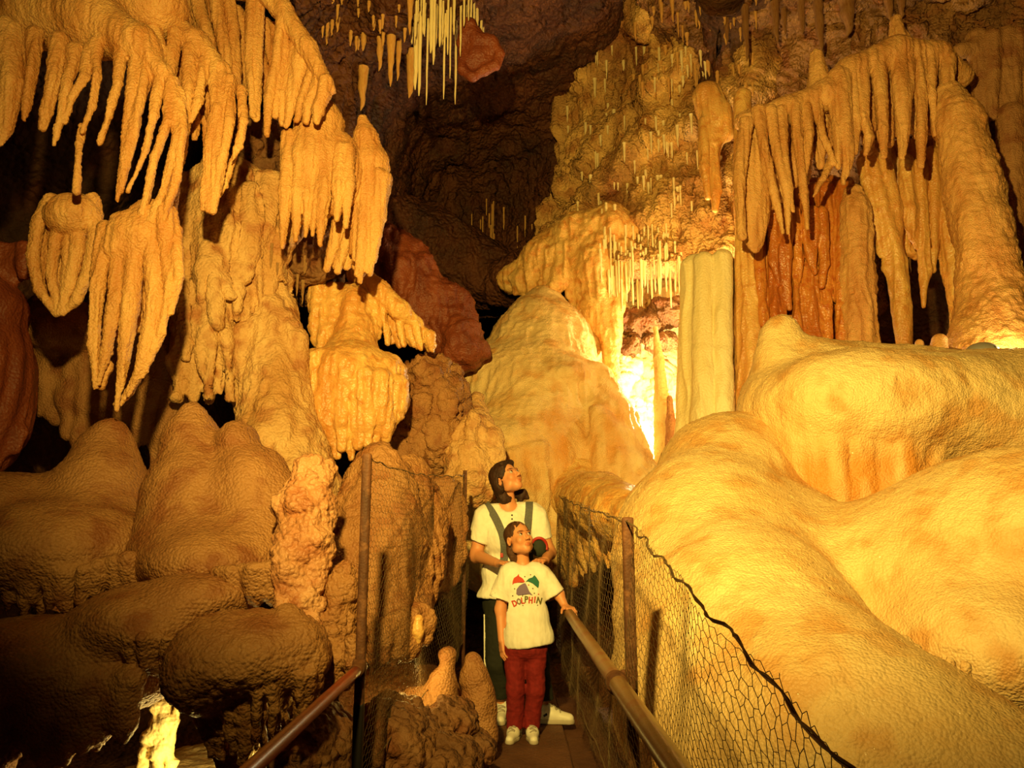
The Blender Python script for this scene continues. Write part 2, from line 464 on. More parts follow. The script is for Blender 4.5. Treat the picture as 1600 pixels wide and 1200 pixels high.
# the bright niche behind the pale column
face('wall_3', [[(900, 400, 8.5), (950, 400, 8.6), (1030, 400, 8.7), (1130, 390, 8.7), (1230, 380, 8.6)],
             [(905, 470, 8.4), (955, 465, 8.7), (1030, 480, 9.2), (1130, 480, 9.2), (1230, 470, 8.8)],
             [(905, 560, 8.3), (950, 555, 8.7), (1030, 560, 9.3), (1130, 560, 9.2), (1230, 560, 8.8)],
             [(920, 640, 8.1), (960, 640, 8.5), (1030, 640, 9.0), (1130, 650, 8.9), (1230, 650, 8.6)],
             [(930, 760, 7.6), (975, 740, 7.8), (1030, 740, 7.9), (1130, 740, 7.9), (1230, 740, 7.9)]],
     'brilliantly lit pale niche wall behind the broad pale column', 'cave wall', M_CREAM,
     [('d', .22, (2.2, .5, .6)), ('r', .12, (2, 2, 1.8)), ('r', .06, (6, 6, 4)), ('f', .03, (18, 18, 2.5)), ('n', .015, (16, 16, 10))], 200, .5, kind='structure', seed=8.1)
# rock above the right-hand curtain
face('ceiling_2', [[(980, -120, 6.6), (1150, -140, 6.2), (1350, -140, 6.0), (1500, -140, 5.8), (1720, -140, 5.6)],
             [(1000, 10, 8.3), (1150, 0, 7.3), (1350, 0, 7.0), (1500, 0, 6.8), (1720, 0, 6.4)],
             [(1040, 100, 8.6), (1150, 110, 7.9), (1350, 110, 7.3), (1500, 90, 7.0), (1720, 80, 6.6)],
             [(1060, 220, 8.7), (1180, 240, 8.1), (1350, 240, 7.6), (1500, 230, 7.3), (1720, 220, 6.9)],
             [(1130, 420, 8.5), (1220, 420, 8.1), (1350, 420, 8.8), (1480, 420, 9.2), (1720, 420, 7.4)],
             [(1130, 620, 8.0), (1220, 620, 7.9), (1350, 620, 9.6), (1480, 620, 9.8), (1720, 620, 7.6)]],
     'brown craggy rock above and behind the right stalactite curtain', 'cave ceiling', M_CRAG,
     [('r', .16, (1.6, 1.6, 1.1)), ('r', .06, (5, 5, 2.5)), ('f', .04, (13, 13, 1.8)), ('n', .02, (14, 14, 9))], 260, .5, kind='structure', seed=1.7)
# rock above and left of the chamber mouth, where the straws hang
face('ceiling_3', [[(400, -160, 4.6), (520, -170, 5.0), (650, -180, 5.0), (800, -190, 5.2), (960, -180, 6.2)],
             [(440, -10, 5.6), (530, -30, 5.9), (650, -40, 5.9), (800, -40, 6.6), (960, -20, 8.0)],
             [(470, 60, 6.0), (540, 40, 6.3), (650, 30, 6.3), (800, 60, 7.9), (960, 60, 9.0)],
             [(490, 130, 6.3), (550, 110, 6.9), (650, 95, 7.6), (790, 140, 9.2), (930, 130, 9.6)],
             [(500, 220, 6.6), (560, 200, 7.4), (650, 220, 9.6), (770, 260, 10.6), (890, 250, 10.0)],
             [(500, 330, 7.2), (560, 320, 8.2), (650, 350, 10.6), (760, 370, 11.2), (900, 350, 10.0)],
             [(500, 460, 7.6), (560, 460, 8.4), (650, 480, 10.4), (750, 500, 10.8), (900, 480, 9.8)]],
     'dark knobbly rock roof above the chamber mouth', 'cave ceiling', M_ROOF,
     [('r', .18, (1.2, 1.2, .9)), ('r', .07, (4.5, 4.5, 2)), ('f', .03, (14, 14, 2)), ('n', .02, (14, 14, 9))], 240, .5, kind='structure', seed=6.3)

# ------------------------------------------------------------------ upper left: hanging draperies
FL = [('f', .008, (34, 34, 1.6)), ('b', .005, (45, 45, 45)), ('n', .003, (90, 90, 70))]
f = Fm(4.0, 3); f.fs = .64
f.c([(-60, 20, 60, 4.4), (60, 25, 46, 4.3), (150, 40, 46, 4.2), (215, 72, 30, 4.1), (254, 114, 11, 4.06), (274, 138, 4, 4.05)], k=.06)
f.c([(-60, -60, 90, 4.7), (150, -40, 80, 4.6), (240, 10, 50, 4.5)], k=.08)
f.fin([(12, 60, 30), (18, 130, 26), (8, 200, 16), (0, 225, 6)]).fin([(55, 60, 15), (50, 110, 12), (43, 160, 9), (38, 188, 4)])
f.fin([(92, 70, 16), (84, 125, 14), (72, 175, 12), (66, 202, 6)]).fin([(118, 85, 14), (105, 130, 10), (95, 180, 8), (84, 226, 4)])
f.fin([(140, 85, 11), (132, 120, 10), (112, 155, 8), (100, 192, 4)]).fin([(150, 75, 12), (150, 120, 9), (143, 165, 8), (128, 205, 6)])
f.fin([(128, 205, 6), (121, 245, 6), (119, 300, 8)])
f.fin([(190, 85, 12), (184, 130, 9), (170, 180, 7), (155, 224, 4)]).fin([(215, 100, 13), (205, 145, 10), (198, 200, 8), (192, 262, 6), (183, 314, 3)])
f.fin([(232, 110, 12), (216, 170, 13), (202, 230, 11), (188, 300, 4)]).fin([(250, 125, 12), (240, 180, 9), (226, 235, 7), (200, 300, 4)])
f.fin([(268, 135, 13), (262, 190, 10), (242, 245, 8), (222, 335, 8)]).fin([(276, 150, 12), (276, 215, 9), (260, 285, 9), (238, 345, 9)])
f.fin([(283, 155, 8), (286, 205, 8), (276, 280, 8), (256, 345, 8)])
f.build('hanging_drapery', 'wide rounded orange drapery with fluted dripping fingers in the top left corner', 'drapery', M_ORANGE, .011, .0082, FL)

f = Fm(4.43, 4); f.fs = .70
f.c([(190, 5, 22, 4.75), (250, 30, 20, 4.65), (305, 68, 20, 4.55), (345, 110, 12, 4.52), (368, 136, 5, 4.52)], k=.05)
f.fin([(240, 40, 13), (250, 75, 12), (255, 105, 6)]).fin([(275, 60, 13), (268, 110, 11), (260, 160, 5)])
f.fin([(298, 85, 14), (294, 150, 12), (282, 235, 12), (266, 340, 9)]).fin([(318, 105, 11), (310, 160, 9), (300, 190, 4)])
f.fin([(335, 115, 12), (338, 170, 10), (326, 240, 10), (317, 326, 6)]).fin([(360, 132, 11), (358, 190, 11), (345, 260, 11), (332, 332, 6)])
f.fin([(377, 145, 7), (380, 190, 8), (372, 230, 7), (362, 252, 3)]).fin([(350, 128, 10), (344, 200, 9), (334, 270, 9), (325, 330, 6)])
f.fin([(382, 150, 5, 4.5), (378, 200, 6, 4.55), (352, 290, 5, 4.5), (340, 310, 3, 4.5)])
f.row([(250, 50, 4.8), (350, 130, 4.65)], [(265, 170, 4.8), (345, 260, 4.65)], 7, 9, 4)
f.build('hanging_drapery', 'narrow golden drapery with two long rounded fingers right of the corner drapery', 'drapery', M_ORANGE, .011, .0082, FL)

f = Fm(5.0, 5)
f.c([(400, -30, 20, 5.0), (440, 15, 15, 5.0), (480, 75, 14, 4.95), (515, 140, 9, 4.9)], k=.04)
f.c([(250, -50, 34, 5.3), (350, -40, 34, 5.2), (430, -20, 26, 5.1)], k=.04)
f.row([(255, -20, 5.2), (340, -20, 5.1), (440, 10, 5.0), (480, 70, 4.95), (512, 130, 4.9)], [(300, 60, 5.2), (350, 130, 5.1), (398, 200, 5.0), (432, 205, 5.0), (452, 200, 4.95), (500, 190, 4.9)], 15, 8.5, 4, jit=3, mid=.95)
f.row([(280, -20, 5.45), (470, 60, 5.25)], [(330, 120, 5.45), (480, 180, 5.25)], 11, 9, 5)
f.build('hanging_drapery', 'tall fluted golden curtain along the slanting roof edge above the leaf-shaped drapery', 'drapery', M_ORANGE, .011, .0082, FL)

f = Fm(5.2, 6)
f.c([(502, 150, 9), (500, 190, 34), (490, 260, 46), (482, 310, 42)], k=.05)
f.e(525, 270, 40, 70, .16)
for t in ([(452, 220, 14), (447, 300, 14), (441, 387, 4)], [(470, 230, 13), (466, 300, 13), (462, 376, 4)], [(484, 240, 12), (480, 310, 11), (477, 370, 3)],
          [(498, 240, 11), (492, 310, 10), (488, 368, 3)], [(512, 240, 15), (505, 310, 14), (500, 384, 4)], [(532, 240, 14), (530, 290, 13), (526, 344, 5)], [(545, 240, 12), (545, 290, 10), (540, 355, 4)]):
    f.fin([p + (5.03,) for p in t])
f.c([(567, 186, 7, 5.3), (572, 215, 17, 5.3), (582, 255, 24, 5.3), (592, 290, 17, 5.3)], k=.04)
f.row([(560, 240, 5.22), (590, 270, 5.2), (608, 280, 5.3)], [(545, 385, 5.25), (562, 440, 5.2), (582, 425, 5.25), (600, 320, 5.35)], 9, 8, 4, jit=2, lens=.06)
f.row([(540, 300, 5.35), (595, 300, 5.4)], [(505, 420, 5.4), (570, 430, 5.4)], 6, 10, 5)
f.build('hanging_drapery', 'leaf-shaped orange drapery with a pointed fringe hanging by the chamber mouth', 'drapery', M_ORANGE, .011, .0082, FL)

f = Fm(4.3, 7)
f.e(114, 338, 42, 36, .13, d=4.28, k=.05).e(98, 400, 40, 78, .08, d=4.37, k=.04)
for t in ([(80, 320, 13), (58, 350, 11), (50, 400, 10), (62, 455, 9), (88, 490, 7)], [(105, 325, 12), (86, 380, 10), (80, 430, 8), (90, 488, 6)], [(125, 320, 13), (120, 390, 11), (108, 450, 9), (94, 490, 6)],
          [(145, 320, 14), (150, 370, 12), (140, 425, 11), (118, 470, 9), (98, 490, 6)], [(115, 330, 10), (104, 400, 8), (100, 470, 6)]):
    f.fin(t, 4.25)
f.build('hanging_drapery', 'small reddish bell-shaped drapery at the left, tip pointing down', 'drapery', M_ORANGE, .011, .0082, FL)

f = Fm(4.05, 8)
f.e(214, 400, 48, 60, .10, d=4.16, k=.05)
f.c([(185, 345, 12), (182, 390, 22)], k=.04).c([(232, 335, 24, 4.12), (224, 372, 42, 4.12), (214, 410, 38, 4.15)], k=.06)
f.c([(255, 335, 20), (262, 370, 18)]).c([(235, 335, 16), (230, 360, 20)])
for t in ([(165, 365, 16), (152, 450, 13), (146, 540, 9), (149, 606, 4)], [(188, 375, 13), (180, 470, 11), (166, 550, 8), (156, 600, 4)],
          [(212, 385, 18), (204, 480, 14), (192, 570, 9), (182, 642, 4)], [(240, 385, 18), (243, 470, 15), (225, 560, 12), (200, 618, 5)],
          [(260, 378, 14), (266, 450, 11), (252, 520, 9), (222, 590, 4)], [(274, 365, 10), (278, 430, 9), (268, 490, 5)], [(200, 400, 13), (196, 520, 8), (186, 610, 4)]):
    f.fin(t, 4.0)
f.c([(152, 590, 5), (158, 604, 5), (170, 570, 6)]).c([(184, 632, 5), (202, 612, 6), (226, 570, 6)])
f.row([(170, 380, 4.2), (270, 380, 4.2)], [(165, 540, 4.2), (262, 500, 4.2)], 7, 15, 8)
f.build('hanging_drapery', 'large orange drapery like a drooping hand, hanging over the pointed left mounds', 'drapery', M_ORANGE, .011, .0082, FL)

# flowing wall behind them
f = Fm(5.6, 9)
f.e(350, 360, 95, 120, .35, k=.1).e(330, 470, 70, 110, .35, k=.1)
f.row([(285, 290, 5.3), (340, 270, 5.3), (410, 280, 5.4), (470, 300, 5.45)], [(285, 640, 5.15), (340, 630, 5.15), (375, 560, 5.3), (400, 520, 5.35), (440, 440, 5.4)], 15, 15, 5, jit=9, lens=.3, k=.03)
f.row([(285, 300, 5.2), (400, 300, 5.3)], [(290, 520, 5.1), (385, 480, 5.2)], 9, 13, 5, jit=10, lens=.5, k=.03)
f.row([(290, 450, 5.3), (360, 430, 5.35)], [(270, 620, 5.2), (310, 645, 5.2), (350, 630, 5.3)], 7, 17, 6, jit=6)
f.row([(370, 300, 5.45), (440, 320, 5.5)], [(380, 430, 5.5), (440, 420, 5.6)], 6, 13, 4, jit=8)
f.build('flowstone_cascade', 'dull orange flowstone cascade with drooping folds behind the hand-like drapery', 'flowstone', M_BUFF, .035, .014,
        [('n', .05, (5, 5, 2.5)), ('f', .03, (15, 15, 2.4)), ('n', .01, (24, 24, 14)), ('b', .006, (40, 40, 40))])
f = Fm(6.0, 10)
f.e(400, 255, 60, 60, .4).e(450, 300, 50, 60, .4).e(470, 400, 60, 70, .4)
f.build('rock_outcrop', 'rough brown rock under the tall fluted golden curtain', 'rock', M_BROWN, .08, .018, [('r', .10, (3, 3, 3)), ('n', .04, (11, 11, 11))])
f = Fm(4.9, 11)
f.e(-30, 620, 62, 150, .35).e(-40, 480, 70, 60, .3)
f.row([(-20, 380), (50, 385)], [(-10, 432), (45, 440)], 4, 10, 6)
f.row([(-30, 640), (30, 600)], [(-10, 760), (28, 690)], 4, 14, 7)
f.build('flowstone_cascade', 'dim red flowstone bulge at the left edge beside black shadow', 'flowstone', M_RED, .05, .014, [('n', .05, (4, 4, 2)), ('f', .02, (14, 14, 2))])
f = Fm(5.4, 12)
f.row([(60, 480), (170, 500), (300, 560)], [(50, 640), (110, 700), (250, 760)], 11, 22, 8, jit=12, lens=.3)
f.e(150, 520, 120, 40, .3)
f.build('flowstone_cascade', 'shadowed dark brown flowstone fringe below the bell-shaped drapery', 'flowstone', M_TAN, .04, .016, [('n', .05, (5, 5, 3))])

# stump and golden flowstone
f = Fm(5.35, 13)
f.c([(430, 380, 14, 5.7), (424, 440, 27, 5.55), (428, 520, 40, 5.45), (432, 620, 50, 5.35), (438, 700, 66, 5.2), (450, 780, 85, 5.1)], k=.06)
f.row([(378, 560), (425, 470), (474, 540)], [(378, 650), (430, 690), (482, 690)], 8, 13, 7)
f.c([(385, 520, 20), (383, 590, 22), (388, 655, 6)])
f.build('flowstone_column', 'stout dull brown fluted column left of the golden flowstone', 'column', M_BUFF, .035, .012, [('f', .025, (17, 17, 1.3)), ('n', .02, (8, 8, 8)), ('n', .006, (34, 34, 26))])
f = Fm(5.6, 14)
f.c([(552, 470, 24, 5.9), (556, 520, 28, 5.85), (545, 580, 55, 5.75)], k=.05)
f.e(550, 590, 66, 56, .32, k=.06).e(607, 585, 27, 32, .22).e(615, 620, 22, 36, .2).e(520, 640, 50, 70, .3, k=.06)
f.row([(488, 560, 5.45), (530, 560, 5.35), (580, 590, 5.35), (632, 600, 5.5)], [(498, 680, 5.4), (530, 722, 5.35), (560, 715, 5.35), (600, 690, 5.4), (632, 640, 5.5)], 11, 14, 5, jit=3)
f.row([(485, 450, 5.9), (585, 450, 5.95)], [(488, 545, 5.8), (540, 540, 5.8), (595, 520, 5.9)], 9, 9, 6, jit=3)
f.build('flowstone_cascade', 'golden layered flowstone with a fringed hem, lit bright beside the stout brown column', 'flowstone', M_AMBER, .03, .0115, [('f', .014, (22, 22, 1.6)), ('b', .012, (12, 12, 12)), ('n', .005, (34, 34, 30))])
f = Fm(5.95, 15)
f.c([(560, 430, 18, 6.0), (590, 455, 18, 5.95), (625, 485, 15, 5.9), (650, 505, 9, 5.97), (662, 518, 4, 5.97)], k=.04)
f.c([(575, 450, 16, 6.0), (572, 500, 12, 6.0), (570, 545, 9, 6)])
f.row([(592, 470), (630, 495), (675, 525)], [(598, 535), (622, 540), (645, 540), (660, 545), (678, 550)], 10, 7, 4, jit=2, lens=.08)
f.build('hanging_drapery', 'short golden fringe on a slanting ledge beside the chamber mouth', 'drapery', M_AMBER, .016, .0095, FL)
f = Fm(7.6, 16)
f.c([(560, 380, 45, 7.4), (620, 430, 52, 7.6), (680, 490, 45, 7.6), (720, 545, 34, 7.4)], k=.15)
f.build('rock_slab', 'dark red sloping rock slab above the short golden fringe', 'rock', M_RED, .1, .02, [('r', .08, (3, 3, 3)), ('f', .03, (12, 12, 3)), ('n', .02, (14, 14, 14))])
f = Fm(9.6, 17)
f.c([(580, 330, 50, 9.4), (680, 390, 55, 9.8), (760, 430, 40, 9.8), (800, 440, 30, 9.4)], k=.15)
f.build('rock_slab', 'dark brown rock hump in the shadow of the chamber mouth', 'rock', M_ROOF, .1, .03, [('r', .12, (2, 2, 2)), ('n', .03, (9, 9, 9))])
f = Fm(6.3, 18)
f.e(672, 595, 34, 34, .25).e(660, 650, 30, 60, .3).e(690, 680, 45, 60, .3).e(640, 700, 50, 60, .3).e(700, 640, 26, 60, .3)
f.row([(640, 590), (710, 590)], [(650, 690), (720, 690)], 7, 13, 6, jit=8)
f.build('rock_outcrop', 'crumbly brown rock with a pale cap under the slanting fringe', 'rock', M_TAN, .04, .013, [('r', .07, (7, 7, 5)), ('b', .03, (18, 18, 18))])

f = Fm(6.4, 19)
f.c([(735, 40, 10), (745, 62, 12), (770, 66, 9), (781, 84, 7), (774, 102, 7), (756, 110, 8), (738, 120, 7), (722, 108, 7), (722, 70, 9), (735, 40, 10)], k=.02).e(748, 88, 28, 26, .035, k=.02)
f.build('hanging_drapery', 'small fleshy red curtain beside the straw cluster at the top centre', 'drapery', M_RED, .02, .0085, [('n', .03, (6, 6, 6)), ('n', .005, (30, 30, 30))])
# ------------------------------------------------------------------ the middle: cone, shelf, ledge
f = Fm(8.0, 20)
f.c([(848, 476, 30, 8.5), (845, 540, 78, 8.4), (840, 640, 110, 8.1), (830, 740, 135, 7.9), (820, 800, 140, 7.9)], k=.15)
f.e(885, 592, 46, 30, .4, d=7.7, k=.12).e(760, 600, 60, 60, .5, d=8.2, k=.15)
f.row([(845, 620, 7.45), (925, 610, 7.5)], [(850, 730, 7.3), (880, 735, 7.3), (920, 720, 7.4)], 8, 11, 5, jit=3)
f.c([(930, 590, 26, 7.7), (950, 660, 42, 7.5), (975, 740, 48, 7.3), (1000, 840, 60, 7.1)], k=.08)
f.row([(925, 640, 7.3), (985, 690, 7.2)], [(925, 790, 7.1), (990, 800, 7.1)], 8, 13, 7, jit=6)
f.e(790, 700, 66, 42, .45, d=7.4, k=.1)
f.row([(735, 700, 7.1), (790, 715, 6.95), (850, 700, 7.0)], [(735, 770, 7.1), (790, 790, 6.9), (850, 800, 7.0)], 9, 13, 6, jit=4)
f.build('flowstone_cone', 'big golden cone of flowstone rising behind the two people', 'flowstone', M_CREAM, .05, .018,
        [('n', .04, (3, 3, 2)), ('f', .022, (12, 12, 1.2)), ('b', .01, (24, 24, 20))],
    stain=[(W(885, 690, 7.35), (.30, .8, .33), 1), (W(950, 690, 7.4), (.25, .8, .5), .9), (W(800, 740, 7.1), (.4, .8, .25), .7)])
f = Fm(5.9, 21)
f.c([(845, 772, 30, 8.2), (880, 780, 24, 7.5), (910, 788, 28, 6.5), (940, 797, 32, 5.7), (970, 806, 34, 5.0), (1003, 818, 40, 4.6)], k=.15)
f.c([(850, 764, 24, 8.0), (890, 768, 26, 7.5), (940, 781, 28, 6.4), (985, 797, 30, 5.4)], k=.25).e(890, 735, 80, 44, .6, d=7.75, k=.3)
f.row([(842, 798, 7.9), (880, 803, 7.1), (915, 812, 6.1), (955, 822, 5.3), (992, 830, 4.8)], [(845, 850, 7.9), (893, 905, 7.0), (925, 885, 6.0), (958, 885, 5.25), (985, 850, 4.8)], 15, 9, 3, jit=2, lens=.3, k=.02)
f.c([(884, 815, 13, 7.0), (892, 865, 10, 7.0), (897, 914, 3, 7.0)])
f.build('flowstone_ledge', 'orange flowstone ledge with an icicle fringe behind the wire netting', 'flowstone', M_CREAM2, .03, .0125, [('f', .012, (18, 18, 2)), ('n', .02, (6, 6, 6)), ('b', .006, (30, 30, 30))])
f = Fm(7.5, 22)
f.c([(1024, 514, 4, 7.5), (1029, 560, 8, 7.5), (1034, 630, 12, 7.5), (1040, 720, 17, 7.5)])
f.build('stalagmite', 'slim tapering stalagmite standing before the bright niche', 'stalagmite', M_CREAM, .02, .008, [('n', .015, (8, 8, 4)), ('b', .008, (24, 24, 24))])
f = Fm(7.35, 23)
f.c([(1046, 622, 4), (1048, 660, 8), (1050, 725, 11)])
f.build('stalagmite', 'short brown stalagmite against the slim one in the niche', 'stalagmite', M_TAN, .02, .008, [('n', .015, (8, 8, 5))])
f = Fm(8.75, 27)
f.e(1000, 506, 38, 20, .22).e(1042, 488, 30, 22, .2).e(1030, 535, 24, 10, .18).e(978, 540, 22, 12, .15)
f.build('rock_outcrop', 'jagged brown rock shelf inside the bright niche', 'rock', M_CRAG, .03, .013, [('d', .06, (6, 1, 1)), ('r', .08, (6, 6, 6))])
f = Fm(7.0, 24)
f.row([(1076, 415, 7.0), (1142, 405, 6.95)], [(1076, 760, 6.9), (1142, 740, 6.85)], 5, 14, 17, jit=1, lens=.01, mid=1)
f.c([(1075, 415, 11), (1073, 560, 12), (1072, 680, 18), (1066, 760, 26)]).c([(1128, 404, 15, 6.85), (1128, 550, 15, 6.8), (1132, 760, 18, 6.75)])
f.c([(1100, 408, 15, 6.9), (1100, 550, 18, 6.85), (1100, 760, 22, 6.8)])
f.build('flowstone_column', 'broad pale flat-topped column standing beside the bright niche', 'column', M_PALE, .02, .0115, [('f', .012, (14, 14, .7)), ('n', .008, (8, 8, 6))])
f = Fm(6.9, 25)
f.c([(1160, 150, 12, 7.0), (1162, 250, 13, 6.95), (1166, 380, 17, 6.9), (1172, 520, 22, 6.85), (1180, 720, 28, 6.8)])
f.c([(1152, 420, 10, 7.05), (1156, 560, 12, 7.0), (1160, 700, 14, 7)])
f.c([(1185, 330, 14), (1188, 430, 14), (1192, 560, 18)])
f.c([(1105, 150, 22, 7.3), (1120, 190, 24, 7.3), (1110, 240, 14, 7.3), (1120, 300, 8, 7.2), (1118, 330, 3, 7.2)]).c([(1100, 190, 8, 7.25), (1100, 260, 7, 7.2), (1106, 310, 3, 7.2)])
f.c([(1128, 170, 14, 7.25), (1135, 210, 12, 7.25), (1120, 225, 4, 7.2)])
f.build('flowstone_column', 'tall thin golden column between the pale column and the right curtain', 'column', M_AMBER, .02, .0115, [('f', .014, (18, 18, 1)), ('n', .012, (8, 8, 5))])

f = Fm(8.5, 26)
f.c([(800, 440, 20, 8.9), (850, 400, 30, 8.7), (900, 372, 36, 8.6), (950, 365, 44, 8.6), (1000, 380, 30, 8.6)], k=.12)
f.e(925, 420, 40, 60, .3, k=.1).e(925, 500, 26, 70, .25, k=.1)
f.row([(800, 440, 8.75), (860, 395, 8.5), (930, 370, 8.35), (985, 385, 8.35)], [(805, 470, 8.75), (850, 455, 8.55), (900, 500, 8.4), (950, 640, 8.3)], 17, 10, 4, jit=4, lens=.4)
f.c([(935, 420, 16, 8.35), (945, 520, 14, 8.3), (960, 620, 12, 8.2), (975, 690, 16, 8.0)])
f.build('flowstone_cascade', 'bright golden flowstone apron with drips between the cone and the bright niche', 'flowstone', M_CREAM2, .04, .014, [('n', .04, (5, 5, 3)), ('f', .02, (14, 14, 1.6)), ('b', .012, (18, 18, 18))])
# ------------------------------------------------------------------ right: curtain, columns
f = Fm(6.4, 30); f.fs = .7
f.c([(1165, 190, 16, 6.5), (1230, 172, 20, 6.4), (1290, 150, 22, 6.36), (1330, 112, 22, 6.36), (1400, 84, 25, 6.36), (1460, 90, 23, 6.4), (1500, 120, 18, 6.5)], k=.06)
f.c([(1275, 85, 8), (1278, 110, 12), (1280, 150, 20)])
f.c([(1400, 30, 7, 6.5), (1405, 60, 14, 6.5)])
f.e(1175, 290, 26, 110, .07)
for t in ([(1185, 180, 12), (1195, 240, 10), (1210, 300, 9), (1223, 364, 3)], [(1165, 200, 13), (1155, 280, 12), (1160, 370, 9)], [(1205, 180, 11), (1215, 240, 9), (1230, 300, 8), (1232, 365, 3)],
          [(1240, 170, 13), (1247, 220, 9), (1257, 300, 8), (1262, 358, 3)], [(1258, 175, 11), (1264, 210, 9), (1255, 295, 4)], [(1275, 168, 10), (1288, 215, 7), (1302, 256, 6)],
          [(1304, 250, 8), (1285, 280, 6), (1271, 306, 3)], [(1310, 130, 22), (1318, 190, 17), (1325, 245, 12), (1319, 286, 4)], [(1300, 145, 15), (1308, 210, 9), (1310, 262, 5)],
          [(1345, 108, 14), (1350, 180, 10), (1358, 215, 9), (1352, 242, 4)], [(1370, 90, 15), (1377, 160, 12), (1380, 200, 9), (1382, 245, 5)],
          [(1403, 85, 17), (1408, 150, 15), (1411, 200, 11), (1410, 247, 5)], [(1418, 85, 14), (1417, 150, 12), (1415, 220, 5)], [(1436, 85, 12), (1440, 170, 10), (1440, 210, 10), (1440, 260, 6)],
          [(1455, 90, 12), (1455, 150, 8), (1461, 212, 3)], [(1480, 100, 14), (1482, 150, 12), (1475, 190, 8)], [(1220, 180, 10), (1225, 250, 8), (1240, 330, 4)], [(1330, 125, 12), (1338, 190, 8), (1336, 240, 4)]):
    f.fin([p + (6.25,) for p in t])
f.row([(1170, 190, 6.55), (1300, 150, 6.5), (1400, 90, 6.5), (1490, 110, 6.5)], [(1170, 340, 6.55), (1290, 260, 6.5), (1400, 220, 6.5), (1480, 200, 6.5)], 18, 12, 5, jit=4)
f.build('hanging_drapery', 'wide orange stalactite curtain with ragged points in the upper right', 'drapery', M_ORANGE, .012, .009, [('f', .012, (26, 26, 1.4)), ('b', .006, (30, 30, 26)), ('n', .003, (70, 70, 60))])
f = Fm(6.9, 31)
f.row([(1185, 300, 6.9), (1320, 290, 6.9)], [(1190, 545, 6.75), (1320, 555, 6.75)], 13, 9, 7, jit=4, lens=.35)
f.row([(1190, 290, 7.05), (1325, 290, 7.05)], [(1195, 560, 7.0), (1320, 560, 7.0)], 12, 14, 13, jit=3, lens=.05)
f.row([(1200, 330, 6.75), (1290, 330, 6.75)], [(1210, 470, 6.75), (1290, 440, 6.75)], 7, 8, 3, jit=4, lens=.4)
f.build('hanging_drapery', 'deep red-amber band of thin hanging columns below the right curtain', 'drapery', M_DEEP, .014, .0115, [('f', .012, (26, 26, 1)), ('n', .006, (24, 24, 12))])
f = Fm(6.75, 32)
f.c([(1335, 300, 12), (1336, 325, 21), (1340, 430, 26), (1344, 580, 29)])
f.build('flowstone_column', 'rounded orange column behind the right mound, left of the dark gap', 'column', M_ORANGE, .03, .0115, [('n', .02, (6, 6, 4)), ('b', .01, (20, 20, 16)), ('f', .01, (16, 16, 1.5))])
f = Fm(6.85, 33)
for t in ([(1358, 240, 12), (1380, 330, 13), (1400, 410, 15), (1408, 480, 13), (1416, 570, 10)], [(1375, 245, 13), (1395, 330, 14), (1405, 400, 6)], [(1415, 250, 10), (1420, 330, 14), (1432, 385, 5)],
          [(1435, 260, 12), (1440, 330, 10), (1446, 420, 9), (1443, 480, 3)], [(1455, 240, 12), (1462, 330, 10), (1458, 425, 3)], [(1475, 200, 14), (1480, 330, 16), (1494, 420, 20), (1502, 480, 15), (1500, 570, 12)],
          [(1385, 330, 10), (1390, 420, 9), (1400, 470, 3)], [(1350, 250, 10), (1365, 330, 9), (1378, 400, 4)]):
    f.c(t)
f.row([(1355, 235, 7.05), (1480, 220, 7.05)], [(1400, 400, 7.05), (1490, 400, 7.05)], 10, 12, 8, jit=4)
f.build('hanging_drapery', 'glossy amber drapery with drips over the dark gap beside the big leaning column', 'drapery', M_AMBER, .018, .0115, [('f', .014, (20, 20, 1.2)), ('n', .008, (20, 20, 14))])
f = Fm(6.1, 34)
f.c([(1482, 150, 22, 6.3), (1500, 195, 36, 6.2), (1522, 300, 42, 6.1), (1540, 400, 42, 6.0), (1552, 480, 52, 5.95), (1556, 570, 78, 5.8)], k=.05)
f.e(1545, 440, 40, 30, .2)
f.build('flowstone_column', 'thick leaning knobbly column flaring at its foot at the right', 'column', M_ORANGE, .05, .012, [('n', .03, (5, 5, 4)), ('b', .011, (20, 20, 14)), ('n', .006, (40, 40, 40))])
f = Fm(6.7, 35)
f.row([(1520, 60, 6.8), (1640, 50, 6.7)], [(1530, 175, 6.8), (1560, 185, 6.8), (1585, 300, 6.75), (1640, 440, 6.7)], 11, 13, 6, jit=3)
f.c([(1500, 80, 12, 6.8), (1560, 72, 15, 6.8), (1640, 60, 18, 6.7)], k=.05)
f.c([(1580, 180, 20), (1582, 330, 22), (1580, 440, 14)])
f.build('hanging_drapery', 'dull brown hanging curtain at the upper right edge behind the leaning column', 'drapery', M_TAN, .012, .0115, FL)

# ------------------------------------------------------------------ right: the great mound
MD = [('n', .03, (1.6, 1.6, 1.5)), ('n', .010, (5, 5, 5)), ('f', .005, (14, 14, 1.4)), ('b', .005, (30, 30, 24)), ('n', .003, (70, 70, 60))]
f = Fm(5.2, 40)
f.c([(1222, 516, 22, 5.35), (1212, 560, 26, 5.3), (1208, 640, 34, 5.2), (1195, 700, 44, 5.2)], k=.1)
f.c([(1215, 530, 22, 5.35), (1280, 570, 26, 5.3), (1340, 590, 40, 5.3), (1440, 600, 44, 5.2), (1540, 606, 44, 5.1), (1680, 590, 50, 5.0)], k=.12)
f.e(1340, 645, 170, 95, .8, d=5.3, k=.25).e(1560, 690, 190, 125, .8, d=5.3, k=.25).e(1305, 720, 100, 80, .3, d=4.98, k=.12).e(1390, 735, 105, 85, .3, d=4.95, k=.12)
f.c([(1235, 640, 40, 4.95), (1290, 632, 54, 4.78), (1390, 634, 58, 4.74), (1495, 632, 54, 4.82), (1600, 640, 54, 4.9)], k=.25)
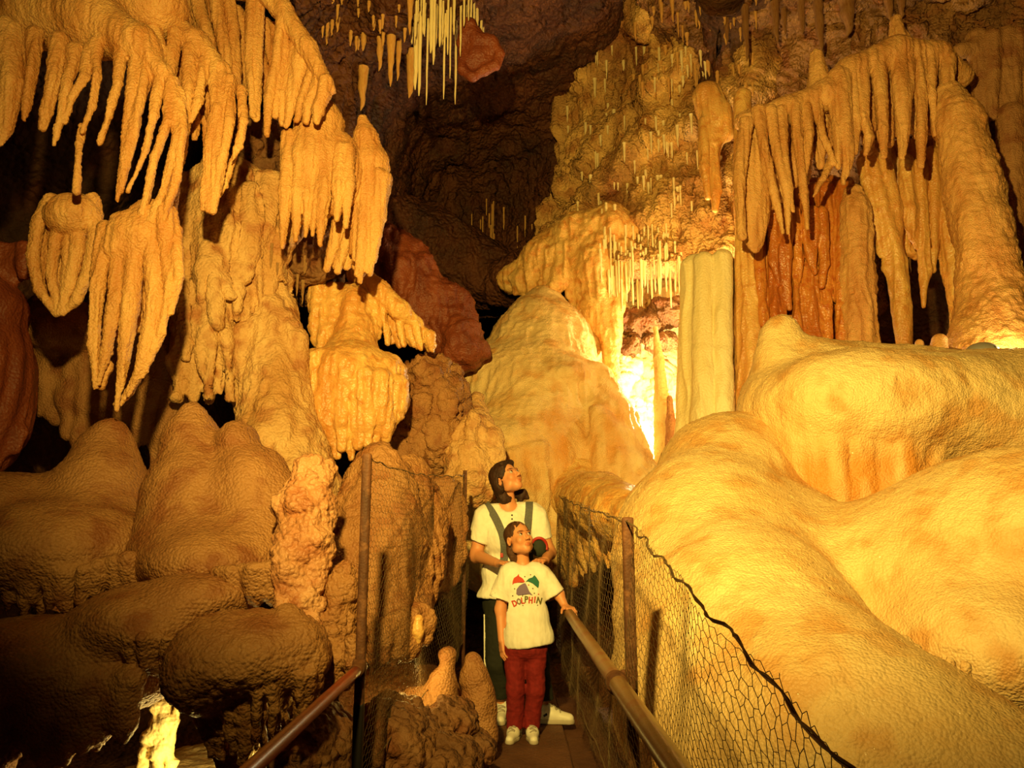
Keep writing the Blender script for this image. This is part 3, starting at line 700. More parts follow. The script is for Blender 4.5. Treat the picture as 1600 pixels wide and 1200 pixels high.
f.row([(1200, 625, 4.86), (1285, 632, 4.66), (1390, 632, 4.62), (1490, 625, 4.72)], [(1258, 770, 4.78), (1310, 830, 4.64), (1385, 832, 4.60), (1455, 795, 4.64)], 26, 11, 6, jit=3, k=.05, mid=1)
f.row([(1225, 640, 4.86), (1465, 640, 4.74)], [(1262, 795, 4.80), (1440, 805, 4.68)], 10, 24, 18, jit=3, k=.06, mid=1)
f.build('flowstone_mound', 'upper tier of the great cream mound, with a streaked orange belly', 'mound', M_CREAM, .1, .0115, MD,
    stain=[(W(1270, 735, 4.62), (.17, .5, .20), 1), (W(1340, 745, 4.55), (.22, .5, .21), 1.2), (W(1420, 735, 4.55), (.2, .5, .20), 1.1), (W(1570, 700, 4.6), (.2, .3, .08), .4)])  # orange belly streaks, with the underside's shade put into the colour
f = Fm(4.2, 41)
f.c([(1205, 690, 50, 5.35), (1135, 755, 92, 5.05), (1112, 870, 128, 4.4), (1165, 1020, 155, 3.6), (1310, 1200, 195, 2.9), (1560, 1330, 215, 2.6)], k=.3)
f.c([(1080, 830, 86, 4.6), (1075, 960, 84, 4.0), (1080, 1100, 90, 3.4), (1130, 1230, 110, 3.0)], k=.25)
f.e(1240, 850, 80, 80, .45, d=4.75, k=.25).e(1275, 905, 110, 80, .5, d=4.4, k=.35)
f.e(1520, 915, 180, 185, .75, d=3.95, k=.2).e(1640, 850, 150, 150, .7, d=3.7, k=.2).e(1400, 930, 110, 116, .45, d=4.0, k=.25).e(1530, 1010, 130, 110, .5, d=3.45, k=.15)
f.row([(1405, 1000, 3.10), (1450, 1030, 2.98), (1515, 1040, 2.95)], [(1428, 1085, 3.10), (1460, 1122, 2.99), (1520, 1130, 2.96)], 6, 10, 6, jit=2, k=.012)
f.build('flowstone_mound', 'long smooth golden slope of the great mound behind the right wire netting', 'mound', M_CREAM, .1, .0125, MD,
    stain=[(W(1220, 822, 4.3), (.07, .4, .05), .8), (W(1300, 930, 3.9), (.09, .4, .07), .8), (W(1440, 1070, 3.05), (.13, .3, .09), .9), (W(1500, 1090, 3.0), (.12, .3, .08), .6)])  # shade of the dim pocket and creases, put into the colour
for i, (x, y, r, lab) in enumerate(((1436, 540, 9, 'small brown pebble-like knob on the mound ledge, left of a bigger one'), (1468, 540, 16, 'rounded orange knob on the mound ledge beside the leaning column'), (1410, 548, 6, 'tiny knob under the amber drapery on the mound ledge'))):
    f = Fm(5.4, 50 + i); f.c([(x, y - r * .4, r * .75), (x, y + r * 1.2, r)])
    f.build('stalagmite', lab, 'stalagmite', M_ORANGE, .02, .008, [('n', .01, (9, 9, 9))])
f = Fm(5.25, 55); f.e(1482, 556, 26, 12, .1)
f.build('boulder', 'flat tan stone on the mound ledge below the rounded knob', 'stone', M_TAN, .02, .008, [('n', .015, (8, 8, 8))])

# ------------------------------------------------------------------ lower left mounds
KN = [('n', .014, (3, 3, 3)), ('b', .004, (40, 40, 40)), ('n', .0035, (90, 90, 90))]
f = Fm(4.0, 60)
f.c([(172, 676, 20, 4.15), (165, 705, 42, 4.15), (155, 780, 74, 4.05), (150, 860, 95, 3.95)], k=.08)
f.e(20, 800, 90, 62, .4, k=.12).e(-40, 850, 100, 90, .4, k=.1).e(110, 860, 150, 80, .5, d=3.8, k=.1)
f.row([(10, 890, 3.42), (110, 895, 3.38), (215, 870, 3.40)], [(5, 965, 3.5), (110, 955, 3.45), (222, 915, 3.45)], 15, 11, 5, jit=3, lens=.3, k=.02)
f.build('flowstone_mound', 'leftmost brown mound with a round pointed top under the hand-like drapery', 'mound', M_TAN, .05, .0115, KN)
f = Fm(3.75, 61)
f.c([(300, 648, 20, 3.9), (298, 690, 42, 3.9), (300, 780, 72, 3.8), (300, 870, 100, 3.7)], k=.08)
f.e(370, 690, 24, 26, .14, d=3.85, k=.06).c([(372, 690, 24, 3.85), (390, 760, 50, 3.75), (400, 860, 60, 3.6)], k=.08)
f.e(340, 880, 110, 60, .35, d=3.55, k=.1).c([(420, 730, 24, 3.8), (440, 800, 40, 3.7)], k=.06)
f.row([(330, 895, 3.2), (435, 885, 3.15)], [(340, 960, 3.25), (428, 950, 3.2)], 9, 10, 5, jit=3, lens=.3, k=.02)
f.build('flowstone_mound', 'tallest pointed brown mound at the left, shouldering a second smaller knob', 'mound', M_TAN, .05, .0115, KN)
f = Fm(3.3, 62)
f.e(250, 970, 120, 62, .35, k=.12).e(60, 1030, 160, 66, .4, k=.12).e(330, 930, 80, 40, .25, k=.1).e(170, 1050, 110, 60, .3, k=.1)
f.row([(-20, 1070, 3.1), (100, 1080, 3.05), (215, 1060, 3.05)], [(-10, 1210, 3.15), (90, 1200, 3.1), (200, 1150, 3.1)], 13, 20, 7, jit=6, lens=.3, k=.04)
f.row([(195, 995, 2.98), (290, 1000, 2.95)], [(205, 1055, 3.08), (275, 1055, 3.02)], 8, 9, 4, jit=3, lens=.3, k=.015)
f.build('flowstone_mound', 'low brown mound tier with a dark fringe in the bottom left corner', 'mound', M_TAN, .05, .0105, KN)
f = Fm(2.9, 63)
f.e(380, 1026, 104, 62, .3, k=.1).e(430, 1010, 60, 46, .25, k=.08).e(345, 1000, 46, 34, .2, k=.08).e(330, 1050, 60, 60, .25, k=.08).e(465, 1030, 44, 50, .2, k=.06)
f.c([(450, 960, 18, 2.85), (470, 1000, 22, 2.8), (492, 1030, 20, 2.8)], k=.05)
f.row([(295, 1060, 2.85), (400, 1085, 2.72), (505, 1045, 2.78)], [(325, 1170, 2.9), (400, 1195, 2.8), (495, 1115, 2.85)], 17, 9, 4, jit=4, lens=.35, k=.015)
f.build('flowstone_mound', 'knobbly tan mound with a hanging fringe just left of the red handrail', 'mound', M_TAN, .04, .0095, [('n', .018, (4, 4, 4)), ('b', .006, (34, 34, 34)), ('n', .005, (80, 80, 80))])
f = Fm(2.95, 64)
for t in ([(300, 1080, 12), (314, 1125, 10), (334, 1170, 9), (350, 1220, 6)], [(318, 1090, 10), (338, 1135, 10), (358, 1180, 9), (372, 1225, 6)], [(425, 1130, 8), (430, 1165, 8), (428, 1200, 5)]):
    f.c([p + (3.08,) for p in t])
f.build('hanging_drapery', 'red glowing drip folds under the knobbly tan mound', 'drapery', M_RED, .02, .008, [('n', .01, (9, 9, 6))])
f = Fm(3.3, 65)
f.c([(502, 736, 15, 3.35), (488, 742, 28, 3.35), (474, 790, 40, 3.3), (476, 860, 42, 3.25), (470, 930, 32, 3.2), (478, 980, 26, 3.15)], k=.05)
f.c([(448, 870, 16, 3.15), (450, 930, 14, 3.15)]).c([(440, 910, 12, 3.15), (436, 950, 8, 3.1)])
f.build('stalagmite', 'rough lumpy stalagmite column standing left of the rusty front post', 'stalagmite', M_PINK, .03, .008, [('n', .03, (7, 7, 7)), ('b', .022, (15, 15, 16)), ('n', .005, (45, 45, 45))])
f = Fm(3.25, 66)
f.c([(540, 888, 12), (532, 920, 24), (522, 980, 32), (530, 1040, 36)], k=.04)
f.row([(490, 1010, 3.1), (560, 1000, 3.1)], [(495, 1070, 3.1), (560, 1060, 3.1)], 6, 10, 4)
f.build('stalagmite', 'short brown stalagmite tucked between the lumpy column and the rusty front post', 'stalagmite', M_TAN, .03, .008, [('n', .02, (7, 7, 7)), ('b', .018, (22, 22, 22))])
f = Fm(4.1, 67)
f.c([(590, 716, 20, 4.2), (592, 760, 44, 4.2), (585, 850, 70, 4.15), (570, 940, 78, 4.05)], k=.15)
f.c([(640, 748, 36, 4.5), (646, 810, 44, 4.5), (636, 890, 46, 4.4), (606, 960, 60, 4.2)], k=.15).e(618, 975, 44, 46, .22, d=4.0, k=.1)
f.row([(520, 960, 3.8), (600, 980, 3.7), (670, 950, 3.9)], [(500, 1055, 3.75), (585, 1045, 3.7), (672, 1010, 3.9)], 15, 10, 4, jit=3, lens=.35)
f.build('flowstone_mound', 'broad rough brown mound behind the wire netting right of the rusty front post', 'mound', M_TAN, .05, .0105, [('n', .02, (5, 5, 5)), ('f', .015, (12, 12, 2.5)), ('b', .012, (20, 20, 20)), ('n', .004, (90, 90, 90))])
f = Fm(4.9, 68)
f.c([(694, 768, 24, 5.1), (700, 820, 27, 5.1), (690, 900, 24, 5.0)], k=.06)
f.build('flowstone_mound', 'rough brown knob behind the thin far post left of the woman', 'mound', M_TAN, .03, .0105, [('f', .03, (13, 13, 2)), ('b', .015, (18, 18, 18)), ('n', .02, (7, 7, 7))])
f = Fm(5.9, 69)
f.c([(745, 625, 10, 6.5), (738, 670, 26, 6.3), (735, 715, 34, 6.1), (738, 755, 38, 6.0)], k=.08)
f.row([(705, 690, 6.1), (740, 650, 6.05), (775, 680, 6.1)], [(700, 775, 5.95), (740, 780, 5.9), (772, 770, 5.95)], 9, 11, 6, jit=5)
f.build('flowstone_cascade', 'ribbed brown flowstone hanging left of the cone above the far post', 'flowstone', M_BUFF, .03, .0115, [('f', .03, (13, 13, 2)), ('b', .015, (18, 18, 18)), ('n', .02, (7, 7, 7))])
for x, y, r, lab in ((639, 985, 9, 'small glowing amber drip under the netted brown mound'), (654, 992, 10, 'longer glowing amber drip under the netted brown mound')):
    f = Fm(3.8, 70); f.c([(x, y - 24, r * .8), (x - 2, y - 6, r), (x, y + 12, 4)])
    f.build('stalactite', lab, 'stalactite', M_AMBER, .02, .006, [('n', .008, (12, 12, 9))])

# below: the lit recess and the floor of the hollow
f = Fm(4.2, 72)
for t in ([(254, 1066, 3), (250, 1100, 8), (238, 1150, 9), (222, 1200, 7), (215, 1235, 5)], [(256, 1085, 5), (258, 1130, 9), (250, 1180, 8), (244, 1235, 6)], [(246, 1115, 6), (228, 1175, 7), (205, 1235, 6)], [(278, 1100, 3), (272, 1128, 7), (262, 1165, 4)], [(262, 1130, 6), (266, 1190, 5), (262, 1230, 4)]):
    f.c([p + (4.0,) for p in t])
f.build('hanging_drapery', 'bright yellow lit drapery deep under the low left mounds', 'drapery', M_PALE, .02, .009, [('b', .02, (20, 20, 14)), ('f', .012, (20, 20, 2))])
f = Fm(4.5, 73)
f.e(320, 1260, 190, 70, .9).e(440, 1240, 120, 60, .8)
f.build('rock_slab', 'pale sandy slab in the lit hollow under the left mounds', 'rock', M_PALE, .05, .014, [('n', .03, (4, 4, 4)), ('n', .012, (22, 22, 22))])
f = Fm(3.7, 74)
f.c([(452, 1060, 6), (440, 1090, 16), (425, 1130, 20), (420, 1180, 24)])
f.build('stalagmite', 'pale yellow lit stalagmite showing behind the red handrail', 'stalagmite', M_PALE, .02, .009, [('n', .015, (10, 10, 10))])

# ------------------------------------------------------------------ rocks beside the walkway
f = Fm(4.2, 80)
f.c([(697, 1026, 15), (698, 1043, 12), (692, 1062, 22), (686, 1096, 33)], k=.02).c([(672, 1082, 14), (640, 1090, 11), (618, 1096, 7)], k=.03).c([(588, 1094, 8), (600, 1105, 14)])
f.build('stalagmite', 'glossy snowman-shaped brown stalagmite beside the walkway', 'stalagmite', M_TAN, .03, .0075, [('n', .015, (9, 9, 9))])
f = Fm(4.45, 81)
f.c([(738, 1032, 13), (743, 1060, 22), (748, 1100, 27), (752, 1150, 28)], k=.03).e(758, 1080, 15, 20, .08)
f.build('stalagmite', 'rounded brown stalagmite at the foot of the thin far post', 'stalagmite', M_TAN, .03, .0075, [('n', .02, (8, 8, 8))])
for d, x, y, rx, ry, rd, sd, lab in ((4.0, 705, 1120, 34, 22, .16, 1, 'flat-topped brown rock below the snowman-shaped stalagmite'), (3.7, 610, 1160, 66, 62, .3, 2, 'large dark brown rock between the rusty front post and the stalagmites'),
                                (3.7, 690, 1196, 52, 44, .24, 3, 'craggy brown rock at the left edge of the walkway'), (4.0, 745, 1168, 20, 18, .09, 4, 'small round brown rock touching the walkway edge'),
                                (4.7, 630, 1080, 80, 30, .4, 5, 'low rock shelf under the left wire netting'), (3.3, 490, 1190, 60, 90, .3, 6, 'dark rock behind the red handrail and the rusty front post')):
    f = Fm(d, 90 + sd); f.e(x, y, rx, ry, rd).e(x + rx * .4, y + ry * .3, rx * .7, ry * .8, rd * .8).e(x - rx * .5, y + ry * .5, rx * .6, ry * .7, rd * .8)
    f.build('boulder', lab, 'rock', M_BROWN if sd != 5 else M_TAN, .04, .009, [('r', .035, (5, 5, 5)), ('b', .02, (14, 14, 14))], seed=sd * 3.1)

# lamp housing on the ledge at the right
p = W(1535, 552, 5.25); fl = thing('floodlight', p, 'small grey floodlight on the mound ledge at the foot of the leaning column', 'lamp')
M_GREY = flat('grey_painted_metal', (.30, .27, .22), .5, .2)
V, Q = sdf_mesh([Ell(p, (.11, .10, .075))], .02, .005, cut=[half_box(p + (0, 0, -.035), (0, 0, -1)), half_box(p + (.085, 0, 0), (1, 0, .1)), (Ell(p + (.05, 0, -.01), (.085, .075, .055)), .004)])
link('housing', mesh('housing', V, Q, M_GREY), fl)
V, Q = sdf_mesh([Cone(p + (.07, -.085, -.02), p + (.07, .085, -.02), .006, .006), Cone(p + (.07, -.085, -.02), p + (.03, -.09, .03), .006, .006)], .005, .004)
tag(link('bracket', mesh('bracket', V, Q, flat('dark_bracket', (.04, .03, .02), .5)), fl), 'dark bracket')
V, Q = sdf_mesh([Ell(p + (.02, 0, -.005), (.03, .03, .025))], .01, .005)
M_BULB, nt_, b_ = mat_new('lit_bulb'); b_.inputs['Emission Color'].default_value = (1, .75, .35, 1); b_.inputs['Emission Strength'].default_value = 6
link('bulb', mesh('bulb', V, Q, M_BULB), fl)
# ------------------------------------------------------------------ straws and small stalactites, each rooted on the rock it hangs from
def world_bvh(names):
    V, Q, b = [], [], 0
    for o in bpy.data.objects:
        if o.type == 'MESH' and o.parent is None and any(o.name.split('.')[0] == n for n in names):
            me = o.data; v = np.empty(len(me.vertices) * 3, np.float32); me.vertices.foreach_get('co', v)
            v = v.reshape(-1, 3) + np.array(o.location); q = np.empty(len(me.loops), np.int32); me.loops.foreach_get('vertex_index', q)
            V.append(v); Q.append(q.reshape(-1, 4) + b); b += len(v)
    V = np.concatenate(V); Q = np.concatenate(Q)
    return BVHTree.FromPolygons(V.tolist(), Q.tolist())
ROCK = world_bvh(['wall_2', 'wall_3', 'ceiling_2', 'ceiling_3', 'wall_back', 'rock_slab', 'flowstone_cascade', 'flowstone_ledge', 'rock_outcrop'])
def straw_mesh(seed, fat):
    R = random.Random(seed); pts, rs = [], []
    for i in range(9):
        t = i / 8; pts.append((R.uniform(-.25, .25) * t if fat else R.uniform(-.12, .12), R.uniform(-.2, .2) * t, -t))
        rs.append(((1 - t) ** .7 * .8 + .2) * R.uniform(.85, 1.2) if fat else (1.0 - .35 * t) * R.uniform(.85, 1.15))
    rs[-1] *= .35
    pts = [(p[0], p[1], p[2]) for p in pts]
    P = np.array(pts); V = []; n = 8
    for p, r in zip(P, rs):
        a = np.arange(n) / n * 2 * math.pi; V.append(np.stack([p[0] + r * np.cos(a), p[1] + r * np.sin(a), np.full(n, p[2])], 1))
    V = np.concatenate(V); Q = [(i * n + j, i * n + (j + 1) % n, (i + 1) * n + (j + 1) % n, (i + 1) * n + j) for i in range(8) for j in range(n)]
    Q += [tuple(range(n)), tuple(range(8 * n, 9 * n))[::-1]]
    return V, Q
PROTO = {}
def hang(name, px, py, L, r, mat, label, group, fat=False, seed=0):
    """px, py: where its root shows; L, r in pixels at that distance"""
    o0 = np.array((0, 0, CAMZ)); d = unit(W(px, py, 5) - o0)
    h = ROCK.ray_cast(Vector(o0), Vector(d))
    if h[0] is None: return None
    p = np.array(h[0]); n = np.array(h[1]); n = -n if n @ d > 0 else n
    m = mpp(py, p[1]); k = (name, seed % 5, fat, mat.name)
    if k not in PROTO:
        V, Q = straw_mesh(seed % 5 + (20 if fat else 0), fat); PROTO[k] = mesh(name, V, Q, mat)
    o = bpy.data.objects.new(name, PROTO[k]); COL.objects.link(o)
    p = p + n * r * m * .5 + np.array((0, 0, .02))
    o.location = p.tolist(); o.scale = (r * m, r * m, L * m + .02); o.rotation_euler = (0, 0, seed * 1.3)
    return tag(o, label, 'stalactite', group, 'thing')
R = random.Random(11)
for i, (x, y, L, r) in enumerate(((657, 20, 140, 3.2), (651, 40, 108, 4.5), (669, 30, 145, 1.8), (678, 0, 110, 3), (681, 10, 70, 2.2), (695, 25, 142, 1.9), (713, 40, 133, 2.1), (704, 15, 118, 1.8), (674, 0, 90, 4), (688, 0, 80, 3),
                                  (700, 0, 95, 2), (720, 10, 85, 2), (730, 20, 70, 1.8), (740, 5, 60, 2), (746, 15, 62, 1.8), (735, 0, 50, 2.4), (663, 0, 60, 2.6), (710, 0, 60, 2.6), (725, 0, 45, 2.2), (692, 5, 60, 2.2))):
    hang('straw_stalactite', x, y, L, r, M_STRAW, 'long bright yellow straw stalactite in the dense cluster at the top centre', 'long straws at the top centre', seed=i)
for i in range(34):
    hang('straw_stalactite', R.uniform(640, 755), R.uniform(-15, 45), R.uniform(18, 60), R.uniform(1.3, 2.4), M_STRAW, 'short yellow straw stalactite among the long ones at the top centre', 'short straws at the top centre', seed=i)
for i, (x, y, L, r, lab) in enumerate(((594, 58, 55, 6, 'stubby orange stalactite, leftmost under the roof left of the straw cluster'), (611, 58, 82, 7, 'thick orange stalactite with a blunt tip left of the straw cluster'), (623, 60, 70, 5, 'orange stalactite close against the thick blunt one'),
                                       (641, 78, 78, 9, 'broad orange stalactite touching the left side of the straw cluster'), (569, 52, 30, 5, 'small pale stalactite alone under the roof near the chamber mouth'), (567, 110, 70, 8, 'dark orange stalactite just above the tip of the leaf-shaped drapery'), (640, 0, 60, 5, 'yellow stalactite at the top edge beside the straw cluster'))):
    hang('stalactite', x, y, L, r, M_AMBER, lab, None, True, i)
for i in range(26):
    hang('stalactite', R.uniform(500, 635), R.uniform(-5, 75), R.uniform(9, 26), R.uniform(2, 3.6), M_AMBER, 'tiny stalactite on the dark roof left of the straw cluster', 'tiny roof stalactites at the top centre left', True, i)
for i in range(95):
    x = R.uniform(885, 1125); y = R.uniform(70, 345)
    if y > 345 - (x - 885) * .1 or (x - 870) < (150 - y) * .9: continue
    hang('stalactite', x, y, R.uniform(9, 34), R.uniform(1.5, 3.2), M_STRAW, 'small yellow stalactite on the craggy rock face right of the dark chamber', 'small stalactites on the craggy rock face', True, i)
for i in range(105):
    x = R.uniform(935, 1066); y = R.uniform(350, 440)
    hang('straw_stalactite', x, y, R.uniform(26, 66), R.uniform(1.3, 2.3), M_STRAW, 'slender pale straw stalactite in the fringe above the bright niche', 'straws above the bright niche', seed=i)
for i in range(48):
    hang('stalactite', R.uniform(985, 1190), R.uniform(-8, 135), R.uniform(12, 40), R.uniform(2, 4), M_AMBER, 'small orange stalactite on the brown roof above the craggy rock face', 'small stalactites on the upper right roof', True, i)
for i, (x, y, L, r, lab) in enumerate(((1165, 10, 92, 6, 'long brown stalactite hanging left of the right curtain top'), (1212, 5, 66, 7, 'brown stalactite with a bent tip above the right curtain'), (1226, 15, 42, 5, 'short brown stalactite above the right curtain'), (1252, 0, 62, 7, 'orange stalactite pointing at the right curtain'),
                                       (1278, 0, 86, 8, 'thick brown stalactite nearly reaching the knob on the right curtain'), (1325, 0, 60, 12, 'red-brown stalactite above the peak of the right curtain'), (1385, -5, 40, 8, 'orange stalactite at the top edge left of the curtain summit'), (1408, -5, 34, 7, 'orange stalactite at the top edge over the curtain summit'), (1135, 20, 50, 5, 'thin orange stalactite at the upper right roof'))):
    hang('stalactite', x, y, L, r, M_TAN, lab, None, True, i)
for i in range(16):
    hang('straw_stalactite', R.uniform(733, 832), R.uniform(312, 372), R.uniform(20, 52), R.uniform(1.0, 1.7), M_AMBER, 'faint thin straw in the dark of the chamber mouth', 'faint straws in the dark chamber', seed=i)
for i in range(20):
    hang('stalactite', R.uniform(420, 500), R.uniform(345, 450), R.uniform(10, 34), R.uniform(2, 4), M_BUFF, 'small pale stalactite under the leaf-shaped drapery', 'small stalactites under the leaf-shaped drapery', True, i)
for i in range(24):
    hang('stalactite', R.uniform(1385, 1480), R.uniform(330, 440), R.uniform(10, 36), R.uniform(1.2, 2.6), M_STRAW, 'tiny bright drip over the dark gap by the leaning column', 'drips over the dark gap', True, i)
# ------------------------------------------------------------------ walkway, handrails, wire fences
M_RUST = rock('rusty_steel', (.15, .055, .022), (.07, .025, .010), (.20, .08, .03), 14, .4, .7, .3, 120, .4, fine=.4)
M_REDP = rock('red_painted_pipe', (.34, .035, .010), (.22, .022, .008), None, 10, .4, .38, .1, 120, .5, fine=.2)
M_OLIVE = rock('worn_brown_pipe', (.26, .15, .06), (.20, .10, .04), (.22, .07, .025), 6, .3, .34, .1, 120, .5, fine=.2)
M_BLACK = flat('black_steel', (.012, .009, .007), .5)
M_WIRE = flat('dull_wire', (.20, .13, .06), .55, .4)
M_PLANK = rock('dark_walkway_timber', (.16, .065, .028), (.09, .034, .014), None, 3, 1, .7, .4, 60, .3)

def plank(x0, x1, y0, y1, z, label):
    ys = np.linspace(y0, y1, 24); V = []; 
    sec = [(x0, -.045), (x0, -.006), (x0 + .006, 0), (x1 - .006, 0), (x1, -.006), (x1, -.045)]
    for i, y in enumerate(ys):
        w = .003 * math.sin(i * 1.7 + x0 * 9)
        V += [(x + w * .5, y, z + q + w * .6) for x, q in sec]
    Q = []
    for i in range(len(ys) - 1):
        for j in range(6):
            Q.append((i * 6 + j, i * 6 + (j + 1) % 6, (i + 1) * 6 + (j + 1) % 6, (i + 1) * 6 + j))
    Q += [tuple(range(6))[::-1], tuple(range((len(ys) - 1) * 6, len(ys) * 6))]
    o = link('walkway_plank', mesh('walkway_plank', np.array(V), Q, M_PLANK, False))
    return tag(o, label, 'plank', 'planks of the walkway')
deck = plank(-.12, .318, .6, 6.4, 0, 'wide dark walkway board the child and woman stand on')
plank(.33, .60, .6, 6.4, -.05, 'lower dark walkway board under the right wire netting')
for i, y in enumerate((2.2, 4.2, 6.1)):
    V, Q = sdf_mesh([Box((.15, y, -.17), (.5, .05, .07), .01)], .01, .02)
    link('bearer', mesh('bearer', V, Q, M_PLANK, False), deck)

def sag(a, b, n=24, s=.0, w=.0, seed=0):
    a, b = np.array(a, float), np.array(b, float); t = np.linspace(0, 1, n)[:, None]
    P = a + (b - a) * t; P[:, 2] -= (s * 4 * t * (1 - t))[:, 0]
    if w: P += w * np.stack([fbm(np.stack([t[:, 0] * n * .35 + seed + q * 11, 0 * t[:, 0], 0 * t[:, 0]], 1), 2) for q in range(3)], 1)
    return P
def strand(name, P, r, parent, mat=None):
    """two wires twisted round each other"""
    m = len(P); L = []
    for ph in (0, math.pi):
        a = np.arange(m) * 1.1 + ph
        L.append(tube_geo(P + np.stack([np.cos(a) * r, 0 * a, np.sin(a) * r], 1), r, 5))
    V, Q = join_geo(L); return link(name, mesh(name, V, Q, mat or M_WIRE), parent)

def netting(name, fn, u_len, v_fn, cw, ch, r, parent, seed=0, lo=None):
    """hexagonal chicken wire: fn(u, v) -> point; v runs down; v_fn(u) the height there"""
    R = random.Random(seed); nodes = {}; edges = set()
    nu = int(u_len / cw) + 1; vmax = max(v_fn(u_len * i / 20) for i in range(21)); nv = int(vmax / (ch * .75)) + 1
    def key(u, v): return (round(u / cw * 4), round(v / ch * 8))
    def node(u, v):
        k = key(u, v)
        if k not in nodes: nodes[k] = (u + R.gauss(0, cw * .09), v + R.gauss(0, ch * .07))
        return k
    for j in range(nv):
        for i in range(nu):
            u = (i + .5 * (j % 2)) * cw; v = j * ch * .75
            c = [(u, v - ch * .5), (u + cw * .5, v - ch * .25), (u + cw * .5, v + ch * .25), (u, v + ch * .5), (u - cw * .5, v + ch * .25), (u - cw * .5, v - ch * .25)]
            ks = [node(*p) for p in c]
            for a, b in zip(ks, ks[1:] + ks[:1]): edges.add((min(a, b), max(a, b)))
    E = []
    for a, b in edges:
        (ua, va), (ub, vb) = nodes[a], nodes[b]
        um, vm = (ua + ub) / 2, (va + vb) / 2
        if um < 0 or um > u_len or min(va, vb) < -.003 or vm > v_fn(um): continue
        E.append((ua, va, ub, vb))
    E = np.array(E); A = fn(E[:, 0], E[:, 1]); B = fn(E[:, 2], E[:, 3])
    T = B - A; T /= np.maximum(np.linalg.norm(T, axis=1, keepdims=True), 1e-9)
    ref = np.where(np.abs(T[:, 2:3]) < .8, np.array([[0, 0, 1.0]]), np.array([[1.0, 0, 0]]))
    U = np.cross(T, ref); U /= np.linalg.norm(U, axis=1, keepdims=True); Wv = np.cross(T, U)
    V = []
    for P in (A, B):
        for k in range(3):
            a = k * 2 * math.pi / 3; V.append(P + r * (math.cos(a) * U + math.sin(a) * Wv))
    n = len(E); V = np.stack(V, 1).reshape(-1, 3); b = np.arange(n) * 6
    Q = np.concatenate([np.stack([b + k, b + (k + 1) % 3, b + 3 + (k + 1) % 3, b + 3 + k], 1) for k in range(3)])
    NV[0] += len(V)
    return link(name, mesh(name, V, Q, M_WIRE), parent)

# right-hand fence: x = .39, from beyond the people to beside the camera
RX = .39
t = thing('wire_fence', (RX, 2.72, 0), 'hexagonal wire netting fence along the right of the walkway with one rusty square post', 'fence')
V, Q = sdf_mesh([Box((RX, 2.73, .58), (.019, .019, .665), .006)], .004, .0075)
link('post', mesh('post', V, Q, M_RUST), t)
def ztop_r(y):
    return np.interp(y, [.5, .98, 2.72, 8.2], [.85, .93, 1.236, 1.60])
strand('top_wire', np.concatenate([sag((RX, .5, .85), (RX, 2.72, 1.228), 70, .0, .012, 3), sag((RX, 2.72, 1.228), (RX, 8.2, 1.60), 90, .02, .008, 9)]), .0022, t)
strand('bottom_wire', sag((RX, .7, .22), (RX, 8.2, .24), 60, .01, .01, 5), .002, t)
def bulge(u, v): return .014 * np.sin(u * 4.1 + v * 3) + .012 * np.sin(u * 9.7 - v * 7) + .01 * np.sin(u * 1.7)
netting('netting', lambda u, v: np.stack([RX + bulge(u, v), .5 + u, ztop_r(.5 + u) - v], 1), 2.22, lambda u: float(ztop_r(.5 + u)) - .02, .040, .034, .0008, t, 1)
netting('netting', lambda u, v: np.stack([RX + bulge(u, v), 2.74 + u, ztop_r(2.74 + u) - v], 1), 4.5, lambda u: float(ztop_r(2.74 + u)) - .15, .040, .034, .0009, t, 2)
strand('middle_wire', sag((RX - .005, 2.9, .62), (RX - .005, 8, .70), 60, .02, .01, 7), .0018, t)

# right handrail with its clamp
t = thing('handrail', (.336, 2.5, 0), 'thick brown pipe handrail under the hand of the child', 'handrail')
P = sag((.336, .3, .72), (.336, 4.98, .72), 30); o = tube('pipe', P, .029, M_OLIVE, t, 20)
V, Q = sdf_mesh([Cone((.336, 2.665, .72), (.336, 2.70, .72), .037, .037), Box((.367, 2.69, .72), (.03, .018, .026), .008), Cone((.36, 2.69, .752), (.36, 2.69, .69), .009, .009)], .006, .004)
tag(link('clamp', mesh('clamp', V, Q, M_RUST), t), 'rusty clamp fixing the pipe to the post')

# left fence
LX = -.543
t = thing('wire_fence', (LX, 2.96, 0), 'wire netting fence at the left between the rusty front post and the thin far post', 'fence')
V, Q = sdf_mesh([Box((LX, 2.985, 1.0), (.0175, .0175, .485), .005)], .004, .0075)
tag(link('post', mesh('post', V, Q, M_RUST), t), 'thick rusty front post')
V, Q = sdf_mesh([Box((LX, 2.985, .13), (.0185, .0185, .47), .005)], .004, .0075)
tag(link('post_sleeve', mesh('post_sleeve', V, Q, M_BLACK), t), 'black lower sleeve of the front post')
FX, FY = W(725, 900, 5.2)[0], 5.2
o = tube('post', [(FX, FY, .30), (FX, FY, .8), (FX, FY, 1.585)], .0135, M_RUST, t, 10); tag(o, 'thin rusty far post')
def lf(s): return LX + (FX - LX) * s, 2.985 + (FY - 2.985) * s
def zt(s): return 1.465 + (1.56 - 1.465) * s
def zb(s): return .70 + (.50 - .70) * s - .10 * np.sin(np.pi * s)
LEN = math.hypot(FX - LX, FY - 2.985)
strand('top_wire', sag((LX, 2.985, 1.465), (FX, FY, 1.56), 60, .035, .010, 2), .0018, t)
strand('bottom_wire', sag((LX + .03, 3.2, .36), (FX, FY, .52), 60, .01, .006, 4), .0016, t)
def lfn(u, v):
    s = u / LEN; x, y = lf(s); b = .02 * np.sin(u * 3.1 + v * 2) + .012 * np.sin(u * 8 - v * 6)
    return np.stack([x + b, y - b * .2, zt(s) - .035 * 4 * s * (1 - s) - v], 1)
